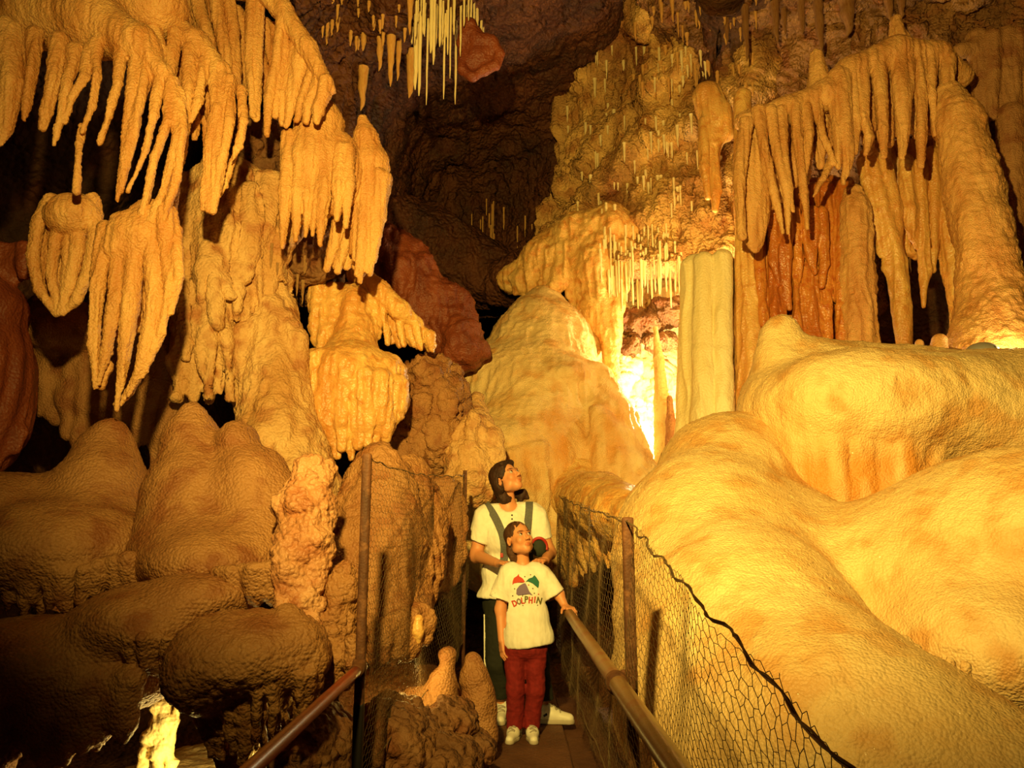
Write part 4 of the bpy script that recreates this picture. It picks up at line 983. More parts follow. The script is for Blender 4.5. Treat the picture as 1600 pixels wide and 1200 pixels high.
netting('netting', lfn, LEN, lambda u: float(zt(u / LEN) - (.33 + .18 * u / LEN)), .036, .030, .0008, t, 3)
for i, (z, zz) in enumerate(((1.2, 1.0), (1.46, .75))):
    pass
# left handrail
t = thing('handrail', (-.535, 2.2, 0), 'red pipe handrail ending at the rusty front post', 'handrail')
tube('pipe', sag((-.527, .3, .72), (-.541, 2.93, .72), 20), .0185, M_REDP, t, 18)
V, Q = sdf_mesh([Cone((-.541, 2.90, .72), (-.541, 2.965, .725), .024, .022), Box((-.543, 2.965, .72), (.024, .012, .03), .006)], .006, .004)
tag(link('end_bracket', mesh('end_bracket', V, Q, M_RUST), t), 'rusty bracket joining pipe and post')
# ------------------------------------------------------------------ the two visitors
def Rx(a): c, s = math.cos(a), math.sin(a); return np.array([[1, 0, 0], [0, c, -s], [0, s, c]])
def Ry(a): c, s = math.cos(a), math.sin(a); return np.array([[c, 0, s], [0, 1, 0], [-s, 0, c]])
def Rz(a): c, s = math.cos(a), math.sin(a); return np.array([[c, -s, 0], [s, c, 0], [0, 0, 1]])
def rad(d): return math.radians(d)
def frame(z):                         # rotation whose local z is the given direction
    z = unit(z); x = unit(np.cross([0, 1, 0] if abs(z[1]) < .9 else [1, 0, 0], z)); return np.stack([x, np.cross(z, x), z], 1)
def half(p, n, s=.5):                 # half space beyond p in direction n (a big box)
    return Box(np.array(p) + unit(n) * s, (s, s, s), 0, frame(n))
def chain(pts, rs, k=None):
    L = [Cone(a, b, ra, rb) for a, b, ra, rb in zip(pts, pts[1:], rs, rs[1:])]
    return [(c, k) for c in L] if k else L

def skin_mat(name, base):
    m, nt, b = mat_new(name); a = nt.nodes.new('ShaderNodeAttribute'); a.attribute_name = 'tone'
    mx = nt.nodes.new('ShaderNodeMix'); mx.data_type = 'RGBA'; mx.blend_type = 'MULTIPLY'; mx.inputs['Factor'].default_value = 1
    mx.inputs[6].default_value = (*base, 1); nt.links.new(a.outputs['Color'], mx.inputs[7]); nt.links.new(mx.outputs[2], b.inputs['Base Color'])
    b.inputs['Roughness'].default_value = .5; b.inputs['Subsurface Weight'].default_value = .1
    b.inputs['Subsurface Radius'].default_value = (1, .35, .15); b.inputs['Subsurface Scale'].default_value = .01
    return m
def cloth(name, col, col2=None, scale=40, bump=.25):
    m, nt, b = mat_new(name); N, L = nt.nodes, nt.links
    tc = N.new('ShaderNodeTexCoord'); n = N.new('ShaderNodeTexNoise'); n.inputs['Scale'].default_value = scale; n.inputs['Detail'].default_value = 3
    L.new(tc.outputs['Object'], n.inputs['Vector']); r = N.new('ShaderNodeValToRGB')
    r.color_ramp.elements[0].color = (*(col2 or [c * .9 for c in col]), 1); r.color_ramp.elements[1].color = (*col, 1)
    r.color_ramp.elements[0].position = .4; r.color_ramp.elements[1].position = .6
    L.new(n.outputs['Fac'], r.inputs['Fac']); L.new(r.outputs['Color'], b.inputs['Base Color'])
    bp = N.new('ShaderNodeBump'); bp.inputs['Strength'].default_value = bump; bp.inputs['Distance'].default_value = .004
    L.new(n.outputs['Fac'], bp.inputs['Height']); L.new(bp.outputs[0], b.inputs['Normal'])
    b.inputs['Roughness'].default_value = .85; b.inputs['Specular IOR Level'].default_value = .2
    return m
M_SKIN = skin_mat('skin', (.66, .275, .12))
M_HAIRW = rock('dark_brown_hair', (.055, .022, .012), (.02, .008, .005), None, 30, .2, .6, .4, 160, .25, fine=.3)
M_HAIRC = rock('brown_hair', (.10, .042, .02), (.05, .02, .01), None, 40, .3, .6, .4, 200, .25, fine=.3)
M_TEE = cloth('white_cotton', (.86, .80, .68), (.82, .76, .63), 30, .15)
M_TEEC = cloth('cream_cotton', (.84, .78, .66), (.80, .73, .60), 30, .15)
M_PANTS = cloth('dark_green_track_cloth', (.022, .022, .014))
M_MAROON = cloth('maroon_track_cloth', (.22, .016, .016), (.17, .012, .012))
M_STRIPE = flat('white_stripe', (.8, .75, .6), .7)
M_SOCK = cloth('white_sock', (.85, .8, .68), None, 90, .4)
M_SHOE = flat('off_white_leather', (.80, .74, .60), .5)
M_SOLE = flat('grey_rubber', (.45, .38, .28), .7)
M_LACE = flat('grey_lace', (.34, .29, .22), .8)
M_TRIM = flat('dark_shoe_trim', (.03, .028, .025), .6)
M_EYE = flat('eye_white', (.5, .42, .36), .3)
M_IRIS = flat('dark_iris', (.03, .015, .01), .15)
M_STRAP = cloth('grey_blue_webbing', (.14, .135, .12), (.11, .105, .095), 120, .5)
M_PACK = cloth('dark_green_nylon', (.035, .04, .025))
M_REDTRIM = flat('red_piping', (.45, .03, .02), .5)
M_PINK = None

HEAD = dict(
    solid=[(('e', (0, .012, .035), (.074, .092, .080)), .02), (('e', (0, -.028, -.022), (.061, .062, .085)), .02), (('e', (0, -.060, -.092), (.025, .022, .020)), .03),
           (('e', (.050, -.012, -.068), (.018, .035, .024)), .03), (('e', (-.050, -.012, -.068), (.018, .035, .024)), .03),
           (('e', (.036, -.066, -.028), (.022, .018, .022)), .02), (('e', (-.036, -.066, -.028), (.022, .018, .022)), .02),
           (('c', (0, -.086, .006), (0, -.108, -.030), .0075, .0105), .008), (('e', (.011, -.098, -.035), (.008, .010, .007)), .006), (('e', (-.011, -.098, -.035), (.008, .010, .007)), .006),
           (('e', (.028, -.080, .022), (.024, .012, .008)), .01), (('e', (-.028, -.080, .022), (.024, .012, .008)), .01),
           (('e', (0, -.088, -.061), (.021, .008, .0055)), .006), (('e', (0, -.086, -.0705), (.017, .008, .006)), .006),
           (('e', (.076, .012, -.010), (.008, .019, .030)), .008), (('e', (-.076, .012, -.010), (.008, .019, .030)), .008)],
    cut=[(('e', (.031, -.099, .004), (.016, .015, .0085)), .008), (('e', (-.031, -.099, .004), (.016, .015, .0085)), .008),
         (('e', (.081, .008, -.008), (.006, .011, .019)), .004), (('e', (-.081, .008, -.008), (.006, .011, .019)), .004)])
def to_prim(t, C, R, s):
    if t[0] == 'e': return Ell(C + R @ (np.array(t[1]) * s), np.array(t[2]) * s, R)
    return Cone(C + R @ (np.array(t[1]) * s), C + R @ (np.array(t[2]) * s), t[3] * s, t[4] * s)
def head(C, R, s):
    return [(to_prim(t, C, R, s), k * s) for t, k in HEAD['solid']], [(to_prim(t, C, R, s), k * s) for t, k in HEAD['cut']]

def hand(wrist, d, back, side, s, curls, spread=.10, thumb=(.9, .5)):
    """palm and five jointed fingers; d = pointing, back = back of the hand, side = +1/-1 the thumb's side along d x back"""
    d = unit(d); n = np.array(back, float); n = unit(n - d * (n @ d)); t = np.cross(d, n) * side
    L = []; wrist = np.array(wrist, float)
    lens = [(.038, .024, .019), (.043, .027, .020), (.040, .025, .019), (.031, .019, .017)]
    for i in range(4):
        o = (1.5 - i) * .0185
        kn = wrist + (d * (.080 - .004 * abs(i - 1)) + t * o) * s
        L.append((Cone(wrist + (d * .012 + t * o * .6) * s, kn, .0135 * s, .0105 * s), .012 * s))
        dd = unit(d + t * (1.5 - i) * spread); p = kn; r = .0090
        for j, ln in enumerate(lens[i]):
            a = rad(curls[j]); dd = unit(dd * math.cos(a) - n * math.sin(a)) if j == 0 else unit(dd * math.cos(a) + np.cross(np.cross(n, d), dd) * 0 - unit(n - dd * (n @ dd)) * math.sin(a))
            q = p + dd * ln * s; L.append((Cone(p, q, r * s, (r - .0008) * s), .003 * s)); p = q; r -= .0008
    b = wrist + (d * .022 + t * .026) * s; td = unit(d * .75 + t * thumb[0] - n * .25)
    m = b + td * .042 * s; e = m + unit(td + d * thumb[1] - n * .25) * .034 * s
    L += [(Cone(wrist + d * .008 * s + t * .008 * s, b, .014 * s, .0145 * s), .01 * s), (Cone(b, m, .0130 * s, .0098 * s), .006 * s), (Cone(m, e, .0098 * s, .0080 * s), .003 * s)]
    return L

def person(name, loc, label, prims, cut, C, R, s, h, lips=1):
    V, Q = sdf_mesh(prims, .02, h, cut=cut)
    root = thing(name, loc, label, 'person')
    me = mesh('body', V, Q, M_SKIN)
    l = ((V - C) @ R) / s; tone = np.ones((len(V), 4), np.float32)
    g = lambda c, r: np.exp(-(((l - np.array(c)) / np.array(r)) ** 2).sum(1))
    lip = np.clip(g((0, -.095, -.066), (.020, .016, .0085)) * 1.5, 0, 1)[:, None]
    tone[:, :3] = tone[:, :3] * (1 - lip) + np.array([.80, .50, .45]) * lip
    for sx in (1, -1):
        b = np.clip((g((sx * .026, -.090, .0245), (.016, .012, .0042)) + g((sx * .040, -.082, .0255), (.010, .012, .0040))) * 1.6, 0, 1)[:, None]
        tone[:, :3] = tone[:, :3] * (1 - b) + np.array([.16, .11, .10]) * b
        u = np.clip(g((sx * .031, -.086, .0100), (.016, .012, .0034)) * 1.2, 0, 1)[:, None]
        tone[:, :3] = tone[:, :3] * (1 - u) + np.array([.22, .15, .13]) * u
        c = (g((sx * .036, -.066, -.030), (.02, .03, .02)) * .35)[:, None]
        tone[:, :3] = tone[:, :3] * (1 - c) + np.array([1.0, .78, .72]) * c
    at = me.color_attributes.new('tone', 'FLOAT_COLOR', 'POINT'); at.data.foreach_set('color', tone.ravel())
    link('body', me, root)
    return root
def eyes(root, C, R, s, gaze):
    for sx in (1, -1):
        c = C + R @ (np.array((sx * .031, -.0795, .004)) * s); r = .0118 * s; V, Q = [], []
        g = frame(unit(R @ unit(gaze)))
        nt, npn = 12, 20
        for i in range(nt + 1):
            for j in range(npn):
                a, b = math.pi * i / nt, 2 * math.pi * j / npn
                V.append(c + g @ (r * np.array((math.sin(a) * math.cos(b), math.sin(a) * math.sin(b), math.cos(a)))))
        for i in range(nt):
            for j in range(npn): Q.append((i * npn + j, (i + 1) * npn + j, (i + 1) * npn + (j + 1) % npn, i * npn + (j + 1) % npn))
        me = mesh('eye', np.array(V), Q, M_EYE); me.materials.append(M_IRIS)
        me.polygons.foreach_set('material_index', [1 if k // npn < 3 else 0 for k in range(len(Q))])
        link('eye', me, root)
def wear(name, prims, k, h, mat, root, cut=(), kc=.004, disp=(), label=None, parent=None):
    V, Q = sdf_mesh(prims, k, h, cut=cut, kc=kc); V = displace(V, Q, disp, 5.1)
    o = link(name, mesh(name, V, Q, mat), parent or root)
    return tag(o, label), V, Q

def shoe(root, ankle, yaw, L, floor, mat=M_SHOE):
    f = np.array((math.sin(yaw), -math.cos(yaw), 0)); x = np.array((math.cos(yaw), math.sin(yaw), 0)); z = np.array((0, 0, 1.0))
    B = np.array((ankle[0], ankle[1], floor)) + f * .04 * L / .27
    P = lambda a, b, c: B + f * a * L + x * b * L + z * c * L
    S = [Cone(P(-.36, 0, .18), P(.02, 0, .19), .135 * L, .14 * L), Cone(P(.02, 0, .17), P(.40, .0, .11), .145 * L, .11 * L), Cone(P(-.30, 0, .22), P(-.26, 0, .34), .135 * L, .13 * L), Cone(P(.0, 0, .24), P(-.14, 0, .36), .085 * L, .10 * L)]
    o, V, Q = wear('shoe', S, .03, .0045, mat, root, cut=[half(P(0, 0, .075), -z)])
    T = BVHTree.FromPolygons([tuple(v) for v in V], [tuple(q) for q in Q])
    wear('sole', [Cone(P(-.37, 0, .05), P(.02, 0, .05), .15 * L, .152 * L), Cone(P(.02, 0, .05), P(.40, 0, .05), .155 * L, .125 * L)], .02, .0045, M_SOLE, root,
         cut=[half(P(0, 0, .004), -z), half(P(0, 0, .105), z)], parent=o)
    for i in range(5):
        a = .0 + i * .052; pts = []
        for j in range(9):
            b = (j - 4) / 4 * .085; r = T.ray_cast(Vector(P(a + (.02 if i % 2 else -.02) * (j - 4) / 4, b, 1)), Vector((0, 0, -1)))
            if r[0]: pts.append(np.array(r[0]) + z * .002)
        if len(pts) > 4: tube('lace', pts, .0042, M_LACE, o, 6)
    for sx in (1, -1):                 # side trim
        pts = []
        for j in range(7):
            r = T.ray_cast(Vector(P(-.16 + j * .035, sx * .6, .15 + .022 * j)), Vector(-x * sx))
            if r[0]: pts.append(np.array(r[0]))
        if len(pts) > 3: tube('side_trim', pts[1:4], .007 * L / .27, M_TRIM, o, 6)
    return o

def on_surface(T, px, py, off):
    o = np.array((0, 0, CAMZ)); d = unit(W(px, py, 5) - o)
    r = T.ray_cast(Vector(o), Vector(d))
    return None if r[0] is None else np.array(r[0]) - d * off
def patch_mesh(T, poly, off, cuts=3):
    import bmesh
    bm = bmesh.new(); vs = [bm.verts.new((x, y, 0)) for x, y in poly]; bm.faces.new(vs)
    bmesh.ops.triangulate(bm, faces=bm.faces[:]); bmesh.ops.subdivide_edges(bm, edges=bm.edges[:], cuts=cuts, use_grid_fill=True)
    bm.verts.index_update(); V = []
    for v in bm.verts:
        p = on_surface(T, v.co.x, v.co.y, off); V.append(W(v.co.x, v.co.y, 4.82) if p is None else p)
    Q = [[v.index for v in fc.verts] for fc in bm.faces]; bm.free()
    return np.array(V), Q
def ribbon(name, T, pts, w, mat, parent, off=.006, n=24):
    """flat strap following the cloth; pts in pixels, w in metres"""
    pts = np.array(pts, float); t = np.linspace(0, len(pts) - 1, n)
    P = np.stack([np.interp(t, range(len(pts)), pts[:, i]) for i in (0, 1)], 1); C = []
    for p in P:
        q = on_surface(T, p[0], p[1], off)
        if q is not None: C.append(q)
    C = np.array(C)
    for _ in range(3): C[1:-1] = (C[:-2] + 2 * C[1:-1] + C[2:]) / 4
    Tn = np.gradient(C, axis=0); Tn /= np.linalg.norm(Tn, axis=1, keepdims=True)
    vd = unit(np.array((0, 0, CAMZ)) - C.mean(0)); S = np.cross(Tn, vd); S /= np.linalg.norm(S, axis=1, keepdims=True); N = np.cross(S, Tn)
    V = np.stack([C - S * w / 2 - N * .006, C - S * w / 2 + N * .003, C + S * w / 2 + N * .003, C + S * w / 2 - N * .006], 1).reshape(-1, 3); m = len(C)
    Q = [(i * 4 + j, i * 4 + (j + 1) % 4, i * 4 + 4 + (j + 1) % 4, i * 4 + 4 + j) for i in range(m - 1) for j in range(4)] + [(3, 2, 1, 0), (m * 4 - 4, m * 4 - 3, m * 4 - 2, m * 4 - 1)]
    return link(name, mesh(name, V, Q, mat, False), parent)
def bvh(V, Q): return BVHTree.FromPolygons([tuple(map(float, v)) for v in V], [tuple(map(int, q)) for q in Q])

# ---------------------------------------------------------------- the child
def child():
    d = 4.95; J = lambda x, y, dd=d: W(x, y, dd)
    R = Rz(rad(30)) @ Rx(rad(-20)) @ Ry(rad(-5)); s = .92; C = J(811, 842, 4.94)
    hs, hc = head(C, R, s)
    B = list(hs)
    nb = J(817, 884, 4.97)
    B += [(Cone(nb, J(815, 862, 4.96), .043, .040), .02)]
    B += [(Ell(J(819, 920), (.115, .080, .13)), .04), (Ell(J(820, 970), (.105, .080, .12)), .04), (Ell(J(820, 1004), (.108, .078, .07)), .03)]
    shL, shR = J(790, 898), J(850, 898)
    elL, wrL = J(782, 952, 4.97), J(784, 1000, 4.93)
    elR, wrR = J(873, 928, 4.94), J(883, 948, 4.90)
    B += chain([shL, elL, wrL], [.038, .032, .022], .025) + chain([shR, elR, wrR], [.038, .031, .022], .025)
    B += hand(wrL, (.02, -.12, -1), (-.9, -.4, 0), 1, .80, (14, 22, 18))
    B += hand(wrR, (.42, -.80, -.10), (-.05, 0, 1), 1, .84, (34, 58, 44), thumb=(.8, .3))
    hips = [J(804, 1015), J(836, 1015)]; kn = [J(806, 1076, 4.93), J(837, 1076, 4.93)]; an = [J(804, 1136, 4.97), J(831, 1135, 4.97)]
    for a, b, c in zip(hips, kn, an): B += chain([a, b, c], [.050, .036, .028], .02)
    for c, yw in zip(an, (-14, 4)):
        f = np.array((math.sin(rad(yw)), -math.cos(rad(yw)), -.6)); B += [(Cone(c, c + f * .07, .028, .024), .02)]
    root = person('person', (.07, d, 0), 'child in a printed white dolphin T-shirt and maroon pants, hand on the pipe handrail', B, hc, C, R, s, .0042)
    eyes(root, C, R, s, (.25, -1, .35))
    # hair, drawn back
    Hs = lambda *t: to_prim(t, C, R, s)
    hp = [(Hs('e', (0, .020, .038), (.080, .096, .084)), .02), (Hs('e', (0, .085, -.035), (.052, .035, .060)), .03), (Hs('e', (-.045, .060, -.070), (.03, .03, .045)), .03), (Hs('e', (0, .075, -.09), (.05, .03, .05)), .03)]
    cu = [(Hs('e', (0, -.115, -.012), (.066, .088, .086)), .02), (Hs('e', (.080, .008, -.030), (.026, .030, .045)), .012), (Hs('e', (-.080, .008, -.030), (.026, .030, .045)), .012), (Hs('e', (0, -.05, -.09), (.09, .08, .07)), .02)]
    wear('hair', hp, .02, .004, M_HAIRC, root, cut=cu, disp=[('n', .004, (60, 60, 25)), ('r', .002, (150, 150, 40))])
    # T-shirt
    hem = J(822, 1004)
    S = [(Ell(J(819, 918), (.142, .108, .135)), .05), (Ell(J(821, 960), (.140, .112, .15)), .05), (Ell(J(826, 1000), (.152, .118, .15)), .05), (Cone(J(800, 891), J(838, 891), .046, .046), .04)]
    S += chain([J(793, 899), J(781, 938, 4.96)], [.056, .066], .03) + chain([J(848, 899), J(870, 932, 4.94)], [.056, .062], .03)
    S += [(Cone(J(838, 1003, 4.86), J(845, 1016, 4.85), .022, .010), .012)]
    dl, dr = J(781, 938, 4.96) - J(790, 900), J(870, 932, 4.94) - J(850, 900)
    cuts = [half(J(822, 1009), (.05, 0, -1)), half(J(780, 934, 4.96), dl, .08), half(J(868, 929, 4.94), dr, .08), (Ell(J(817, 874, 4.93), (.058, .07, .035)), .01)]
    cuts[0] = half(J(860, 1003), (.13, 0, -1))
    cuts += [Cone(J(781, 930, 4.96), J(779, 950, 4.96), .052, .056), Cone(J(865, 926, 4.94), J(876, 940, 4.93), .048, .052)]
    o, V, Q = wear('t_shirt', S, .03, .0055, M_TEEC, root, cut=cuts, disp=[('n', .010, (9, 9, 5)), ('r', .005, (14, 14, 6))], label='loose white T-shirt with a dolphin print')
    T = bvh(V, Q)
    # print
    def decal(name, poly, col, label=None, cuts=3):
        v, q = patch_mesh(T, poly, .0035, cuts); m = bpy.data.materials.get('print_' + name) or flat('print_' + name, col, .8)
        return tag(link(name, mesh(name, v, q, m), o), label)
    RED, GRN, PUR, OLV, GRY = (.52, .05, .02), (.02, .14, .09), (.19, .13, .23), (.12, .11, .02), (.24, .15, .12)
    for nm, poly, col in (('red', [(800.5, 914), (801, 908), (803, 903), (808, 900), (810.5, 896.5), (811.3, 900.3), (817, 904), (820.3, 909), (817.5, 910.5), (812, 907), (808.5, 910.5), (803, 911.5)], RED),
                          ('green', [(821, 909.5), (826, 904), (832, 902), (835, 898.5), (838.5, 902.5), (842.5, 909), (842, 915), (841, 919), (838, 913), (832, 911.5), (830.5, 908), (825, 908.5)], GRN),
                          ('purple', [(806.6, 928), (807, 921), (811.5, 915), (818, 911.5), (821, 911), (824, 917), (827, 924), (832.5, 930.5), (827, 928.5), (822.5, 923.5), (817, 922.5), (813, 925.5), (809.5, 930.5)], PUR)):
        m = flat('print_' + nm, col, .8); v, q = patch_mesh(T, poly, .0035); tag(link('print_motif', mesh('print_motif', v, q, m), o), nm + ' leaping dolphin shape on the shirt')
    G = {'D': [[(0, 0), (0, 1), (.55, .9), (.8, .5), (.55, .1), (0, 0)]], 'O': [[(.4, 0), (.05, .25), (.05, .75), (.4, 1), (.75, .75), (.75, .25), (.4, 0)]], 'L': [[(0, 1), (0, 0), (.65, 0)]],
         'P': [[(0, 0), (0, 1), (.6, .9), (.65, .6), (0, .48)]], 'H': [[(0, 0), (0, 1)], [(.7, 0), (.7, 1)], [(0, .5), (.7, .5)]], 'I': [[(.15, 0), (.15, 1)]], 'N': [[(0, 0), (0, 1), (.75, 0), (.75, 1)]]}
    for ch, x, y, rot, w, h, col in (('D', 803.2, 947.5, 22, 7, 8.6, RED), ('O', 809, 944.5, 14, 7, 8.4, GRY), ('L', 815.6, 942.6, 6, 6, 8.6, RED), ('P', 820.6, 941, 0, 6, 9, OLV),
                                     ('H', 826.6, 942, -4, 6.5, 9, RED), ('I', 834.5, 941, -6, 5, 8.5, RED), ('N', 838.6, 942, -14, 8, 9, OLV)):
        L = []
        for st in G[ch]:
            for (ax, ay), (bx, by) in zip(st, st[1:]):
                p = [np.array((q[0] * w, -q[1] * h)) for q in ((ax, ay), (bx, by))]; a = rad(-rot); M2 = np.array([[math.cos(a), -math.sin(a)], [math.sin(a), math.cos(a)]])
                A, Bq = (M2 @ p[0] + (x, y), M2 @ p[1] + (x, y)); t = (Bq - A) / max(1e-6, np.linalg.norm(Bq - A)); nn = np.array((-t[1], t[0])) * 1.0; A = A - t * .7; Bq = Bq + t * .7
                L.append(patch_mesh(T, [tuple(A + nn), tuple(Bq + nn), tuple(Bq - nn), tuple(A - nn)], .0038 + .0004 * len(L), 1))
        v, q = join_geo(L); m = flat('print_ink', col, .8); link('print_letter', mesh('print_letter', v, q, m), o)
    dots = [(820, 901, OLV), (829, 898, GRY), (826, 914, RED), (832.5, 919.5, OLV), (804, 920, OLV), (801, 931, OLV), (822, 928, RED), (835, 927, OLV), (841.5, 928.5, RED), (816.5, 931, OLV), (817, 946, GRY), (840, 945.5, GRY)]
    L = [patch_mesh(T, [(x + 1.1 * math.cos(k * 1.047), y + 1.1 * math.sin(k * 1.047)) for k in range(6)], .0035, 0) for x, y, c in dots]
    for (v, q), (x, y, c) in zip(L, dots): link('print_dot', mesh('print_dot', v, q, flat('print_dot', c, .8)), o)
    # trousers
    S = [(Ell(J(820, 1010), (.128, .098, .085)), .03)]
    for a, b, c in zip(hips, kn, an): S += [(p, .02) for p in chain([a, b, c + (0, 0, -.0)], [.066, .050, .047])]
    wear('trousers', S, .01, .0055, M_MAROON, root, cut=[half(J(818, 1139), (0, 0, -1)), half(J(820, 992), (0, 0, 1))], disp=[('r', .007, (10, 10, 16)), ('n', .006, (12, 12, 8))], label='maroon track trousers')
    for c, yw in zip(an, (-14, 4)):
        tag(shoe(root, (c[0], c[1] - .01), rad(yw), .215, .0), 'white laced sneaker')
        tube('sock', [c + (0, 0, .03), c + (0, 0, -.045)], .038, M_SOCK, root, 14)
    return T
# ---------------------------------------------------------------- the woman
def woman():
    d = 5.38; J = lambda x, y, dd=d: W(x, y, dd)
    R = Rz(rad(46)) @ Rx(rad(-30)) @ Ry(rad(-8)); s = 1.0; C = J(792, 748, 5.36)
    hs, hc = head(C, R, s); B = list(hs)
    B += [(Cone(J(795, 797, 5.40), J(790, 762, 5.385), .054, .049), .025), (Cone(J(765, 800, 5.40), J(830, 800, 5.40), .045, .045), .04)]
    B += [(Ell(J(797, 838), (.150, .100, .16)), .05), (Ell(J(796, 890), (.125, .090, .14)), .05), (Ell(J(797, 945), (.160, .110, .13)), .05)]
    shL, shR = J(756, 806), J(838, 806)
    elL, wrL = J(744, 868, 5.38), J(777, 880, 5.11)
    elR, wrR = J(858, 864, 5.36), J(852, 876, 5.10)
    B += chain([shL, elL, wrL], [.052, .043, .027], .03) + chain([shR, elR, wrR], [.052, .042, .027], .03)
    B += hand(wrL, (.62, -.75, .06), (-.15, .1, 1), -1, .98, (18, 34, 26), thumb=(.6, .4))
    B += hand(wrR, (-.45, -.85, .04), (.15, .1, 1), 1, .98, (18, 34, 26), thumb=(.6, .4))
    hips = [J(779, 950), J(815, 950)]; kn = [J(777, 1035, 5.36), J(838, 1032, 5.36)]; an = [J(785, 1104, 5.44), J(850, 1110, 5.36)]
    for a, b, c in zip(hips, kn, an): B += chain([a, b, c], [.078, .052, .035], .02)
    ft = [(an[0], -4), (an[1], 78)]
    for c, yw in ft:
        f = np.array((math.sin(rad(yw)), -math.cos(rad(yw)), -.6)); B += [(Cone(c, c + f * .09, .032, .028), .02)]
    root = person('person', (0, d, 0), 'woman in a white T-shirt and dark pants gazing upward behind the child', B, hc, C, R, s, .0042)
    eyes(root, C, R, s, (.1, -1, .35))
    H = lambda *t: to_prim(t, C, R, s)
    hp = [(H('e', (0, .022, .042), (.086, .100, .086)), .02), (H('e', (0, .075, -.035), (.074, .050, .080)), .03), (H('e', (0, .082, -.10), (.064, .045, .055)), .04),
          (H('e', (.03, -.056, .086), (.042, .022, .020)), .02), (H('e', (-.03, -.056, .086), (.042, .022, .020)), .02), (H('e', (.072, .030, -.02), (.020, .045, .06)), .02), (H('e', (-.072, .030, -.02), (.020, .045, .06)), .02)]
    cu = [(H('e', (0, -.112, -.012), (.072, .082, .092)), .02), (H('e', (.085, -.004, -.028), (.026, .026, .040)), .01), (H('e', (-.085, -.004, -.028), (.026, .026, .040)), .01), (H('e', (0, -.05, -.10), (.09, .085, .07)), .02)]
    o, V, Q = wear('hair', hp, .02, .004, M_HAIRW, root, cut=cu, disp=[('n', .005, (22, 22, 12)), ('r', .003, (120, 120, 30))], label='dark shoulder-length hair')
    wear('hair_lock', [Cone(J(796, 772, 5.46), J(816, 772, 5.45), .034, .026), Cone(J(816, 772, 5.45), J(812, 784, 5.45), .026, .02), Cone(J(818, 770, 5.45), J(824, 778, 5.45), .024, .016)], .02, .004, M_HAIRW, root, disp=[('n', .008, (30, 30, 15))])
    # T-shirt
    S = [(Ell(J(797, 836), (.182, .130, .165)), .05), (Ell(J(797, 842, 5.30), (.125, .075, .075)), .05), (Ell(J(794, 895), (.172, .128, .15)), .05), (Ell(J(794, 935), (.205, .140, .13)), .05), (Cone(J(762, 801, 5.40), J(832, 801, 5.40), .062, .062), .05)]
    S += chain([J(758, 808), J(746, 850, 5.39)], [.075, .078], .04) + chain([J(838, 808), J(848, 852, 5.38)], [.075, .074], .04)
    dl, dr = J(746, 850, 5.39) - J(758, 808), J(848, 850, 5.38) - J(838, 808)
    cuts = [half(J(790, 932), (0.02, 0, -1)), half(J(744, 845, 5.39), dl, .085), half(J(850, 843, 5.38), dr, .085), (Ell(J(795, 785, 5.33), (.068, .105, .068)), .012),
            Cone(J(746.5, 838, 5.39), J(744, 862, 5.39), .060, .064), Cone(J(847, 838, 5.38), J(851, 860, 5.38), .058, .062)]
    o, V, Q = wear('t_shirt', S, .04, .006, M_TEE, root, cut=cuts, disp=[('n', .012, (8, 8, 4)), ('r', .008, (11, 11, 6))], label='white short-sleeved T-shirt')
    T = bvh(V, Q)
    for y in (805, 811):
        p = on_surface(T, 800, y, .001)
        if p is not None: tube('button', [p - (0, .003, 0), p + (0, .003, 0)], .006, M_TRIM, o, 10)
    # trousers
    S = [(Ell(J(797, 945), (.175, .125, .12)), .03)]
    for a, b, c in zip(hips, kn, an): S += chain([a, b, c], [.098, .080, .070], .02)
    o, V, Q = wear('trousers', S, .02, .006, M_PANTS, root, cut=[half(J(782, 1088, 5.44), (0, 0, -1)), half(J(797, 915), (0, 0, 1))], disp=[('r', .008, (8, 8, 10)), ('n', .006, (12, 12, 8))], label='dark track trousers with a white side stripe')
    T2 = bvh(V, Q); pts = []
    for y in np.linspace(960, 1084, 20):
        x = np.interp(y, [935, 1035, 1090], [757, 757.5, 768]); 
        for xx in np.arange(x, x + 22, .5):
            p = on_surface(T2, xx, y, .001)
            if p is not None: pts.append(np.array(p)); break
    if len(pts) > 5: tube('side_stripe', pts, .0065, M_STRIPE, o, 8)
    for (c, yw), L in zip(ft, (.26, .29)):
        tag(shoe(root, (c[0], c[1]), rad(yw), L, .0), 'white laced sneaker')
    tube('sock', [an[0] + (0, 0, .10), an[0] + (0, 0, .03), an[0] + (0, -.01, -.05)], .046, M_SOCK, root, 16)
    tube('sock', [an[1] + (0, 0, .04), an[1] + (0, 0, .0), an[1] + (.01, 0, -.05)], .044, M_SOCK, root, 16)
    # backpack
    bp = thing('backpack', (0, 5.6, 1.0), 'dark backpack with grey straps and red piping worn by the woman', 'backpack')
    V, Q = sdf_mesh([Box(J(797, 850, 5.62), (.16, .09, .23), .07), Box(J(797, 880, 5.72), (.12, .05, .12), .04)], .03, .008)
    link('pack_body', mesh('pack_body', V, Q, M_PACK), bp)
    c = J(842, 855, 5.22)
    V, Q = sdf_mesh([Ell(c, (.052, .05, .062))], .02, .005); p = link('side_pouch', mesh('side_pouch', V, Q, M_PACK), bp)
    a = np.linspace(-.3, math.pi * .85, 24); arc = np.stack([c[0] + .050 * np.cos(a), c[1] - .028 + .012 * np.cos(a * 2), c[2] + .058 * np.sin(a)], 1)
    tag(tube('piping', arc, .010, M_REDTRIM, p, 8), 'red piping')
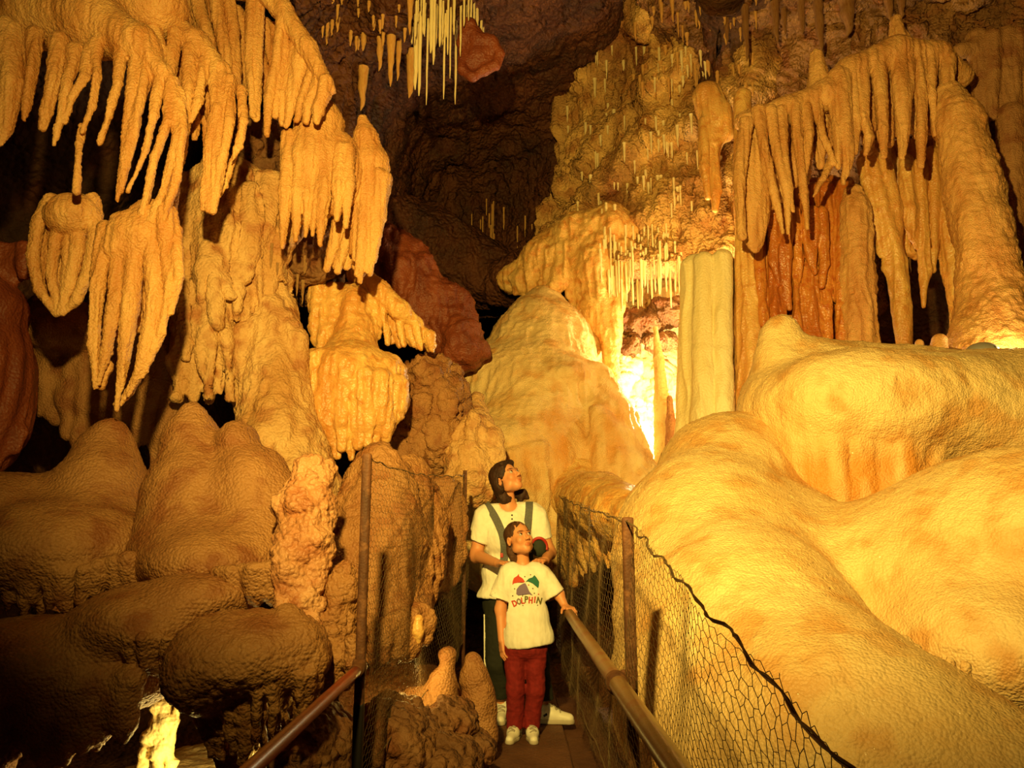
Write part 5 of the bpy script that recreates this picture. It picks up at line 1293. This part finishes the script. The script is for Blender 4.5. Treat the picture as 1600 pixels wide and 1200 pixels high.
    for pts in ([(757, 786), (765, 794), (776, 812), (786, 836), (789, 862), (786, 884)], [(827, 782), (827, 795), (825, 815), (822, 838), (824, 860)]):
        ribbon('strap', T, pts, .050, M_STRAP, bp, .008)
    q = on_surface(T, 784, 867, .018); q = J(784, 867, 5.22) if q is None else q; V, Q = sdf_mesh([Box(q, (.010, .008, .018), .004)], .005, .003)
    tag(link('buckle_tab', mesh('buckle_tab', V, Q, M_REDTRIM), bp), 'small red tab')
child(); woman()
# ------------------------------------------------------------------ camera, lamps, view
cam = bpy.data.cameras.new('camera'); co = bpy.data.objects.new('camera', cam); COL.objects.link(co)
cam.sensor_width = 36; cam.lens = F / 1600 * 36; cam.clip_end = 100
co.location = (0, 0, CAMZ); co.rotation_euler = (math.pi / 2 + PITCH, 0, 0)
SC.camera = co
def lamp(name, kind, loc, power, col=(1, .70, .24), size=.1, target=None, angle=90, blend=.5):
    l = bpy.data.lights.new(name, kind); l.energy = power; l.color = col
    if kind != 'SUN': l.shadow_soft_size = size
    o = bpy.data.objects.new(name, l); COL.objects.link(o); o.location = loc
    if target is not None:
        o.rotation_euler = (Vector(target) - Vector(loc)).to_track_quat('-Z', 'Y').to_euler()
    if kind == 'SPOT': l.spot_size = math.radians(angle); l.spot_blend = blend
    return o
WARM = (1, .70, .155)
lamp('path_lamp', 'SPOT', (-.35, .4, 2.6), 1720, WARM, .06, W(1005, 375, 6), 119, 1)
lamp('wall_lamp', 'POINT', W(1105, 445, 7.45), 45, (1, .76, .28), .05)
lamp('niche_lamp', 'POINT', W(1072, 625, 8.15), 210, (1, .86, .5), .06)
lamp('ledge_lamp', 'POINT', W(1585, 540, 5.25), 14, (1, .74, .3), .04)
lamp('column_lamp', 'POINT', W(1140, 770, 6.0), 11, (1, .76, .26), .05)  # added fill, unseen behind the mound crest, brightens pale column and curtain
lamp('hollow_lamp', 'POINT', W(300, 1222, 3.75), 12, (1, .72, .2), .05)
lamp('stalagmite_lamp', 'POINT', W(640, 1050, 4.0), 3, WARM, .04)
w = bpy.data.worlds.new('dark'); SC.world = w; w.use_nodes = True
w.node_tree.nodes['Background'].inputs[0].default_value = (.02, .008, .002, 1)
w.node_tree.nodes['Background'].inputs[1].default_value = 0.0
vs = SC.view_settings; vs.view_transform = 'Standard'; vs.look = 'None'; vs.gamma = 1; vs.exposure = 0; vs.use_curve_mapping = False
SC.cycles.use_denoising = True; SC.cycles.use_adaptive_sampling = True; SC.cycles.adaptive_threshold = .03
SC.cycles.max_bounces = 6; SC.cycles.diffuse_bounces = 2; SC.cycles.glossy_bounces = 2; SC.cycles.transmission_bounces = 2
SC.cycles.sample_clamp_indirect = 6; SC.cycles.caustics_reflective = False; SC.cycles.caustics_refractive = False
print('verts', NV[0])
